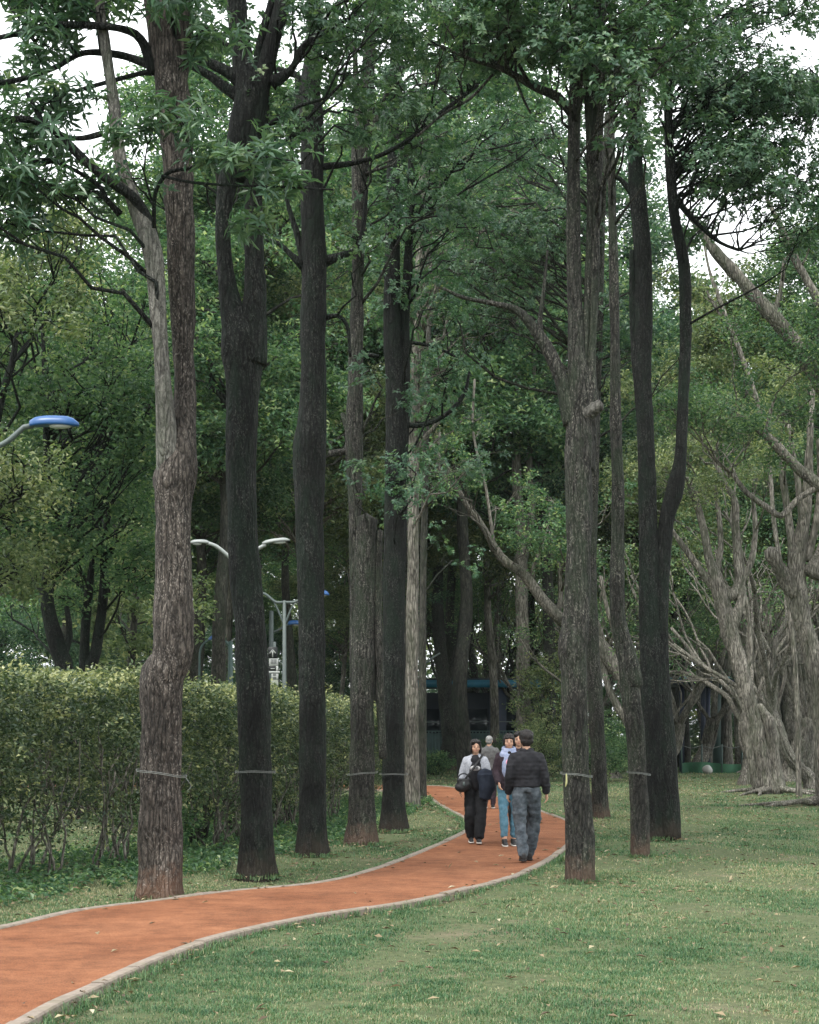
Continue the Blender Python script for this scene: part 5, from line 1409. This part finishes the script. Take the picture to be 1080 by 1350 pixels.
    if c.get('skirt'):
        mat, z0_, z1_ = c['skirt']; g = Geo(); g.tube(np.array([[0, 0, 1.06], [0, 0, .95], [0, 0, z0_ + .1], [0, 0, z0_]]), np.array([.15, .175, .19, .185]), 20)
        V, Fs = g.arrays(); V[:, 1] *= .75; g = Geo(); g.add(V, Fs); me = remesh(g, 'skirt', .012, 1); wrinkle(me, .012, 9, 8, .5); fin('coat_hem', me, mat)
    if c.get('jacket'):
        mat, low, e, wide, ra, gap = c['jacket']
        g = Geo(); torso(g, e, low=low, hi=1.445, wide=wide, flarez=c.get('flare', .0))
        g.ball((0, -.01, 1.385), (.15, .085, .055))
        for s_ in 'LR': g.tube(np.array([[0, -.015, 1.445], J['sh' + s_] * .5 + V3(0, -.012, 1.43) * .5, J['sh' + s_] + V3(0, 0, .0)]), np.array([.055, .052, .048 + ra]), 12)
        for s_ in 'LR':
            wv_ = J['wr' + s_] + unit(J['el' + s_] - J['wr' + s_]) * gap; J['sl' + s_] = wv_
            limbs(g, ['sh' + s_, 'el' + s_, 'sl' + s_], [.046 + ra, .040 + ra, .032 + ra], e * .3)
            g.ball(J['sh' + s_] + [0, 0, -.015], .048 + ra)
        if low < .89: g.tube(np.array([[0, 0, low + .1], [0, 0, low]]), np.array([.16, .17]), 20)
        me = remesh(g, 'jacket', .012, 2); wrinkle(me, c.get('jwr', .010), 8, 9, 1.3); fin(c.get('jname', 'jacket'), me, mat)
    if c.get('collar'):
        g = Geo(); a = np.linspace(0, 6.283, 30); g.tube(np.c_[.075 * np.cos(a), .070 * np.sin(a) - .005, 1.455 + .012 * np.sin(a)], np.full(30, .022), 10, cap=False); fin('collar', g.mesh('collar'), c['collar'])
    # shoes
    for s_ in 'LR':
        a = J['ank' + s_]; ty = J['toe' + s_]; g = Geo()
        P = np.array([a + [0, -.055, -.035 - ty * .1], a + [0, -.01, -.032], a + [0, .08, -.045 + ty * .45], a + [0, .165, -.055 + ty], a + [0, .195, -.058 + ty * 1.2]])
        g.tube(P, np.array([.036, .042, .042, .037, .018]), 14, sub=.03); g.ball(a + [0, -.01, 0], (.045, .055, .045))
        V, Fs = g.arrays(); V[:, 2] = np.maximum(V[:, 2], a[2] - .078 + np.clip(V[:, 1] - a[1], 0, .2) / .2 * ty)
        g = Geo(); g.add(V, Fs); me = remesh(g, 'shoe', .008, 1); sh = fin('shoe', me, c['shoe'])
        g = Geo(); P2 = P.copy(); P2[:, 2] -= .028; g.tube(P2, np.array([.036, .041, .042, .038, .018]), 14, sub=.03)
        V, Fs = g.arrays(); ctr = a[2] - .072 + np.clip(V[:, 1] - a[1], 0, .2) / .2 * ty; V[:, 2] = np.clip(V[:, 2], ctr - .013, ctr + .012); V[:, 0] = a[0] + (V[:, 0] - a[0]) * 1.08
        g = Geo(); g.add(V, Fs); so = fin('sole', g.mesh('sole'), c['sole']); so.parent = sh
    return t, J, k, fin

def gp(px, by):
    z = F * (EYE - .045) / (by - HY); return ((px - CX) * S * z, z)
cl = {}
cl['navy'] = cloth_mat('black_padded_cloth', (.008, .008, .010), (.022, .022, .026), 20, .75, bands=6.0)
cl['denim'] = cloth_mat('grey_denim', (.03, .038, .046), (.10, .115, .13), 11, .95)
cl['blackt'] = cloth_mat('black_trousers', (.007, .008, .009), (.018, .018, .020), 20, .9)
cl['heather'] = cloth_mat('heather_grey_knit', (.24, .25, .28), (.42, .43, .47), 40, .95)
cl['blacktee'] = cloth_mat('black_top', (.010, .010, .012), (.022, .022, .026), 20, .85)
cl['navycoat'] = cloth_mat('navy_coat', (.010, .013, .022), (.02, .026, .04), 14, .85)
cl['print'] = cloth_mat('white_print', (.35, .34, .34), (.5, .49, .49), 60, .8)
cl['jean'] = cloth_mat('light_blue_jeans', (.05, .13, .18), (.11, .21, .27), 18, .9)
cl['lilac'] = cloth_mat('lilac_hoodie', (.20, .25, .38), (.36, .38, .50), 22, .9)
cl['plum'] = cloth_mat('plum_black_coat', (.018, .012, .016), (.045, .03, .038), 14, .85)
cl['greyjk'] = cloth_mat('grey_jacket', (.06, .06, .06), (.11, .11, .11), 18, .9)
cl['shoeblack'] = plain_mat('black_shoe', (.012, .012, .013), .5)
cl['shoewhite'] = plain_mat('off_white_sole', (.5, .48, .44), .6)
cl['pink'] = plain_mat('pink_print', (.75, .35, .45), .7)
cl['strap'] = plain_mat('black_strap', (.008, .008, .009), .6)
cl['lining'] = cloth_mat('grey_strap', (.25, .26, .28), (.36, .37, .4), 30)

# man walking away, dark padded jacket and grey jeans
x_, y_ = gp(694, 1136)
build_person('man walking away in a black padded jacket and grey jeans on the red path', (x_, y_), math.radians(4), 1.665,
    dict(ankL=V3(-.06, -.16, .10), ankR=V3(.075, .24, .085), kneeL=V3(-.085, .0, .48), kneeR=V3(.135, .17, .50), toeL=.0, toeR=.01,
         elL=V3(-.225, -.04, 1.12), wrL=V3(-.23, .06, .90), elR=V3(.235, -.03, 1.12), wrR=V3(.27, .04, .90), shL=V3(-.172, 0, 1.36), shR=V3(.172, 0, 1.36)),
    dict(trousers=(cl['denim'], .100, .082, .066, 1.06), cuff=.02, wr=.016, jacket=(cl['navy'], .97, .026, 1.04, .012, .02), jwr=.012, collar=cl['navy'], shoe=cl['shoeblack'], sole=cl['shoeblack']),
    ('hair_black', 'thick'))
# woman towards us, grey cardigan, black top and trousers, shoulder bag, dark coat over her arm
x_, y_ = gp(627, 1112)
t, J, k, fin = build_person('woman walking towards us in a light grey cardigan with a black shoulder bag', (x_, y_), math.radians(180), 1.545,
    dict(ankL=V3(-.05, .14, .085), ankR=V3(.07, -.10, .10), kneeL=V3(-.09, .13, .49), kneeR=V3(.09, .06, .48), toeL=.02,
         elR=V3(.22, -.02, 1.12), wrR=V3(.245, .05, .90), elL=V3(-.215, .03, 1.12), wrL=V3(-.17, .19, 1.02), headturn=.12),
    dict(trousers=(cl['blackt'], .095, .090, .088, 1.05), cuff=.06, wr=.012, jacket=(cl['heather'], .96, .020, 1.0, .012, .03), jname='cardigan', shoe=cl['shoeblack'], sole=cl['shoewhite']),
    ('hair_black', 'bob'), 'f')
# front panel of the black top with its print, seen in the open cardigan
g = Geo(); g.ball((0, .085, 1.13), (.112, .075, .27), 18, 14); g.ball((0, .045, 1.41), (.07, .06, .05)); me = remesh(g, 'top', .012, 1); wrinkle(me, .006, 10, 4); fin('top', me, cl['blacktee'])
g = Geo(); g.ball((.01, .142, 1.235), (.085, .026, .045), 16, 10); fin('top_print', g.mesh('top_print'), cl['print'])
g = Geo(); [g.box((-.03 + .022 * q_, .166, 1.235), (.010, .012, .045)) for q_ in range(4)]; fin('print_mark', g.mesh('print_mark'), cl['blacktee'], False)
g = Geo(); g.ball((0, .085, 1.36), (.085, .05, .075), 16, 10); fin('neckline', g.mesh('neckline'), cl['blacktee'])
a = np.linspace(0, 1, 16)[:, None]
# strap from the left shoulder across the chest down to the bag at her right hip
P0 = np.concatenate([V3(-.12, .0, 1.46)[None] * (1 - a) + V3(.20, .13, 1.02)[None] * a]); P0[:, 1] += .12 * np.sin(a[:, 0] * 3.14) + .02
g = Geo(); g.tube(P0, np.full(16, .020), 8, aspect=.5, sub=.03); fin('bag_strap', g.mesh('bag_strap'), cl['strap'])
bagroot = thing('shoulder_bag', 'black shoulder bag hanging at the hip of the woman in the grey cardigan', 'bag', (x_ - .20 * k, y_ - .16, .92))
g = Geo(); g.ball((0, 0, 0), (.11, .065, .10), 18, 12); g.ball((-.03, 0, -.03), (.10, .065, .08), 18, 12); g.box((0, 0, .04), (.2, .1, .12), bev=.02)
me = remesh(g, 'bag', .009, 2); wrinkle(me, .008, 12, 2); link('pouch', me, cl['strap'], bagroot)
g = Geo(); a = np.linspace(0, 3.14, 16); g.tube(np.c_[.085 * np.cos(a), np.zeros(16), .08 + .09 * np.sin(a)], np.full(16, .010), 8); link('handle', g.mesh('handle'), cl['strap'], bagroot)
g = Geo(); g.box((.0, -.082, .02), (.03, .01, .06), bev=.004); link('buckle', g.mesh('buckle'), M['pole'], bagroot)
# coat carried over the forearm
coat = thing('folded_coat', 'dark navy coat draped over the forearm of the woman in the cardigan', 'coat', (x_ + .17 * k, y_ - .215, 1.02))
g = Geo(); g.ball((0, 0, .02), (.14, .09, .13), 18, 12); g.tube(np.array([[0, 0, .06], [.01, -.01, -.12], [-.02, 0, -.30]]), np.array([.13, .125, .09]), 18)
V, Fs = g.arrays(); V[:, 1] *= .7; g = Geo(); g.add(V, Fs); me = remesh(g, 'coat', .011, 2); wrinkle(me, .018, 7, 6, .6); link('cloth', me, cl['navycoat'], coat)
# person in the lilac hoodie
x_, y_ = gp(671, 1114.5)
t, J, k, fin = build_person('person facing us in a lilac-blue hoodie, dark coat and light blue jeans', (x_, y_), math.radians(182), 1.63,
    dict(ankL=V3(-.07, -.02, .085), ankR=V3(.075, .10, .085), kneeR=V3(.09, .09, .49), elR=V3(.205, .0, 1.12), wrR=V3(.17, .16, .96), elL=V3(-.205, .0, 1.12), wrL=V3(-.18, .12, .92), headturn=-.05),
    dict(trousers=(cl['jean'], .088, .066, .056, 1.0), cuff=.08, jacket=(cl['plum'], .86, .020, 1.0, .008, .02), jname='coat', skirt=None, shoe=cl['shoeblack'], sole=cl['shoewhite']),
    ('hair_black', 'fringe'), 'f')
g = Geo(); g.ball((0, .075, 1.20), (.12, .085, .24), 18, 14); g.ball((0, .0, 1.44), (.12, .10, .05)); g.ball((.08, .03, 1.37), (.075, .075, .07)); g.ball((-.08, .03, 1.37), (.075, .075, .07))
me = remesh(g, 'hoodie', .012, 1); wrinkle(me, .008, 10, 4); fin('hoodie', me, cl['lilac'])
g = Geo(); a = np.linspace(0, 6.283, 26); g.tube(np.c_[.085 * np.cos(a), .075 * np.sin(a) - .01, 1.475 - .02 * np.sin(a)], np.full(26, .028), 10, cap=False); fin('hood', g.mesh('hood'), cl['lilac'])
g = Geo(); g.ball((.02, .155, 1.27), (.042, .02, .05), 12, 8); fin('pink_print', g.mesh('pink_print'), cl['pink'])
g = Geo(); g.ball((0, .10, 1.41), (.03, .03, .03), 12, 8); fin('neckline', g.mesh('neckline'), cl['blacktee'])
# dark-clothed person behind the man, only hair and one leg showing
x_, y_ = gp(684, 1108)
build_person('person in black mostly hidden behind the man in the padded jacket', (x_, y_), math.radians(176), 1.66,
    dict(ankL=V3(-.08, -.06, .085), ankR=V3(.075, .06, .085), elR=V3(.22, .0, 1.12), wrR=V3(.20, .05, .90), elL=V3(-.22, .0, 1.12), wrL=V3(-.2, .05, .90)),
    dict(trousers=(cl['blackt'], .085, .062, .050, 1.0), cuff=.03, jacket=(cl['plum'], .86, .024, .98, .010, .02), jname='coat', shoe=cl['shoeblack'], sole=cl['shoewhite']), ('hair_black', 'bob'), 'f')
# grey-haired man walking away farther up the path
x_, y_ = gp(645, 1066)
build_person('grey-haired man in a grey jacket walking away farther up the path', (x_, y_), math.radians(-8), 1.59,
    dict(ankL=V3(-.08, -.12, .10), ankR=V3(.075, .14, .085), kneeL=V3(-.09, .02, .48), kneeR=V3(.10, .12, .5), elR=V3(.27, -.02, 1.12), wrR=V3(.27, .06, .9)),
    dict(trousers=(cl['plum'], .092, .07, .060, 1.04), cuff=.02, jacket=(cl['greyjk'], .93, .034, 1.08, .014, .02), collar=cl['greyjk'], shoe=cl['shoeblack'], sole=cl['shoewhite']), ('hair_grey', 'short'))
# ---------------------------------------------------------------- grass and litter
def scatter(n, z0, z1_, rng, xl=-.262, xr=.262):
    """n points over the part of the ground seen between two distances (with a margin), even per square metre"""
    y = np.sqrt(rng.uniform(z0 ** 2, z1_ ** 2, n)); x = rng.uniform(xl, xr, n) * y * 1.0
    return np.c_[x, y]
def fbm(P, s, seed):
    v = np.zeros(len(P)); a = 1
    r_ = np.random.default_rng(seed)
    for o in range(5):
        for _ in range(3):
            th = r_.uniform(0, 6.28); ph = r_.uniform(0, 6.28); f = s * (1.9 ** o) * r_.uniform(.7, 1.3)
            v += a * np.sin((P[:, 0] * math.cos(th) + P[:, 1] * math.sin(th)) * f * 6.28 + ph)
        a *= .62
    return v / 3.2
def free_mask(P, margin=0.0):
    ok = ~in_poly(P, PATH_POLY)
    for (x, y, r) in TRUNKS:
        ok &= ((P[:, 0] - x) ** 2 + (P[:, 1] - y) ** 2) > (r * .8) ** 2
    return ok
rng = np.random.default_rng(5)
Vs = []; Ts = []; tt = []; nv = 0
for (n, a, b_, h, w) in [(330000, 8.0, 13, .026, .0045), (360000, 13, 21, .028, .0058), (210000, 21, 36, .034, .009), (110000, 36, 60, .05, .017), (70000, 60, 115, .06, .04)]:
    P = scatter(n, a, b_, rng, -.30 if a > 20 else -.34, .33 if a > 20 else .42)
    P = P[free_mask(P)]
    d = fbm(P, .35, 3) * .75 + fbm(P, 1.3, 31) * .45; patch = fbm(P, .09, 8); fine_ = fbm(P, 2.4, 12)
    keep = rng.random(len(P)) < np.clip(.60 + .85 * d, .07, 1)
    P = P[keep]; d = d[keep]; patch = patch[keep]; fine_ = fine_[keep]; n_ = len(P)
    hh = h * rng.uniform(.45, 1.3, n_) * (1 + .35 * np.clip(d, -.8, 1.2))
    tall = rng.random(n_) < .012; hh[tall] *= 1.9
    a_ = rng.uniform(0, 6.28, n_); lean = rng.uniform(.3, 1.5, n_)
    z = ground_h(P[:, 0], P[:, 1]) * np.clip(1.4 - np.hypot(P[:, 0], P[:, 1] - 20) / 60, 0, 1) - .004
    base = np.c_[P, z]
    side = np.c_[np.cos(a_ + 1.57), np.sin(a_ + 1.57), np.zeros(n_)] * (w * rng.uniform(.7, 1.3, n_) * .5)[:, None]
    # blades face the viewer from any side: random headings
    dir_ = np.c_[np.cos(a_), np.sin(a_), np.zeros(n_)]
    m1 = base + dir_ * (hh * lean * .22)[:, None] + np.c_[np.zeros((n_, 2)), hh * .62]
    tp = base + dir_ * (hh * lean * .75)[:, None] + np.c_[np.zeros((n_, 2)), hh * (1.02 - .2 * lean)]
    V = np.stack([base - side, base + side, m1 + side * .8, m1 - side * .8, tp], 1).reshape(-1, 3)
    bb = np.arange(n_)[:, None] * 5 + nv
    T = np.concatenate([bb + [[0, 1, 2]], bb + [[0, 2, 3]], bb + [[3, 2, 4]]], 1).reshape(-1, 3)
    t_ = np.clip(.44 + .20 * fine_ + .30 * patch + .16 * d * -1 + rng.normal(0, .19, n_) + (rng.random(n_) < .14) * .42, 0, 1)
    Vs.append(V); Ts.append(T); tt.append(np.repeat(t_, 3)); nv += len(V)
M['grass'] = leaf_mat('grass_blades', [(0, (.026, .074, .032)), (.33, (.066, .142, .06)), (.58, (.12, .182, .085)), (.82, (.225, .232, .125)), (1, (.38, .33, .21))], .25, .6)
gr = link('grass', mesh_data('grass', np.concatenate(Vs), [np.concatenate(Ts)], False, np.concatenate(tt)), M['grass'])
tag(gr, 'short patchy park lawn on both sides of the red path', 'grass', kind='stuff')
# tufts leaning over the kerb and round the trunk feet
Cs = []
for E, sgn in ((LP_, -1), (RP_, 1)):
    T = np.gradient(E, axis=0); T /= np.linalg.norm(T, axis=1)[:, None]
    m_ = E[:, 1] < 45; P = E[m_]; Nn = np.c_[T[m_, 1], -T[m_, 0]] * sgn
    for _ in range(9):
        kk = rng.random(len(P)) < .55
        Cs.append(P[kk] + Nn[kk] * rng.uniform(-.02, .09, (kk.sum(), 1)) + rng.normal(0, .03, (kk.sum(), 2)))
for (x, y, r) in TRUNKS[:14]:
    a_ = rng.uniform(0, 6.28, 90); rr = r * (.8 + rng.exponential(.25, 90))
    Cs.append(np.c_[x + np.cos(a_) * rr, y + np.sin(a_) * rr])
P = np.concatenate(Cs); P = np.repeat(P, 7, 0) + rng.normal(0, .018, (len(P) * 7, 2)); n_ = len(P)
sc_ = np.clip(P[:, 1] / 14, 1, 3)
hh = .06 * rng.uniform(.4, 1.35, n_) * sc_ ** .2; a_ = rng.uniform(0, 6.28, n_); lean = rng.uniform(.2, 1.3, n_)
base = np.c_[P, np.full(n_, -.01)]; dir_ = np.c_[np.cos(a_), np.sin(a_), np.zeros(n_)]
side = np.c_[np.cos(a_ + 1.57), np.sin(a_ + 1.57), np.zeros(n_)] * (.0055 * sc_ * .5)[:, None]
m1 = base + dir_ * (hh * lean * .25)[:, None] + np.c_[np.zeros((n_, 2)), hh * .6]
tp = base + dir_ * (hh * lean * .8)[:, None] + np.c_[np.zeros((n_, 2)), hh * (1 - .2 * lean)]
V = np.stack([base - side, base + side, m1 + side * .8, m1 - side * .8, tp], 1).reshape(-1, 3)
bb = np.arange(n_)[:, None] * 5
T = np.concatenate([bb + [[0, 1, 2]], bb + [[0, 2, 3]], bb + [[3, 2, 4]]], 1).reshape(-1, 3)
t_ = np.repeat(np.clip(rng.normal(.4, .2, n_), 0, 1), 3)
tag(link('grass_tufts', mesh_data('grass_tufts', V, [T], False, t_), M['grass']), 'longer grass tufts along the kerbs and round the trunk feet', 'grass', kind='stuff')
# broad-leaved ground cover under the hedge
n_ = 16000
s_ = rng.uniform(0, hd[-1], n_); x, y, a_, b_ = on_hedge(s_); o_ = rng.uniform(-1.9, 1.0, n_)
C = np.c_[x + a_ * o_, y + b_ * o_, np.abs(rng.normal(.05, .05, n_))]
C = C[free_mask(C[:, :2]) & (fbm(C[:, :2], .4, 4) > -.35)]
V_, T_, t_ = fine_leaves(C, 3, .06, .075, .04, rng, up=1.2, tmean=.36)
tag(link('ground_cover', mesh_data('ground_cover', V_, [T_], False, t_), M['leaf_bright']), 'low leafy ground cover along the foot of the hedge', 'plants', kind='stuff')
# fallen leaves
n_ = 5200
P = scatter(n_, 8.6, 60, rng, -.3, .3); extra = []
for (x, y, r) in TRUNKS[:14]:
    extra.append(np.c_[rng.normal(x, .7, 50), rng.normal(y - .2, .7, 50)])
for E in (LP_, RP_):
    m_ = E[:, 1] < 40; q = E[m_]; q = q[rng.integers(0, len(q), 420)]; extra.append(q + rng.normal(0, .16, q.shape))
P = np.concatenate([P] + extra); onp = in_poly(P, PATH_POLY)
keep = ~onp | (rng.random(len(P)) < .22); P = P[keep]; onp = onp[keep]; n_ = len(P)
C = np.c_[P, np.where(onp, .047, .022) + rng.uniform(0, .01, n_)]
D = unit(rng.normal(0, 1, (n_, 3)) * [1, 1, .08]); Nn = unit(rng.normal(0, .22, (n_, 3)) + [0, 0, 1])
far = np.clip(P[:, 1] / 18, 1, 2)
V_, T_ = leaf_arrays(C, D, Nn, .085 * rng.uniform(.5, 1.2, n_) * far ** .4, .032 * rng.uniform(.7, 1.3, n_) * far ** .4, .18)
t_ = np.repeat(rng.uniform(0, 1, n_), 2)
M['litter'] = leaf_mat('dry_leaves', [(0, (.05, .035, .022)), (.4, (.12, .085, .05)), (.8, (.22, .17, .10)), (.96, (.30, .26, .16)), (1, (.4, .37, .27))], .1, .7)
tag(link('fallen_leaves', mesh_data('fallen_leaves', V_, [T_], False, t_), M['litter']), 'dry brown leaves scattered over the lawn and path', 'leaves', kind='stuff')

# thin haze volume added to lift the dark tones, more so with distance
g = Geo(); g.box((0, 58, 19.5), (290, 156, 43)); hz = g.build('haze', None, None)
m, N, L, out = mat_new('haze'); v = N.new('ShaderNodeVolumePrincipled'); v.inputs['Color'].default_value = (.80, .93, .92, 1); v.inputs['Density'].default_value = .00011
L.new(v.outputs[0], out.inputs['Volume']); hz.data.materials.append(m); tag(hz, 'thin haze added between the trees to lift the dark tones', 'haze', kind='stuff')
scene.cycles.volume_bounces = 0
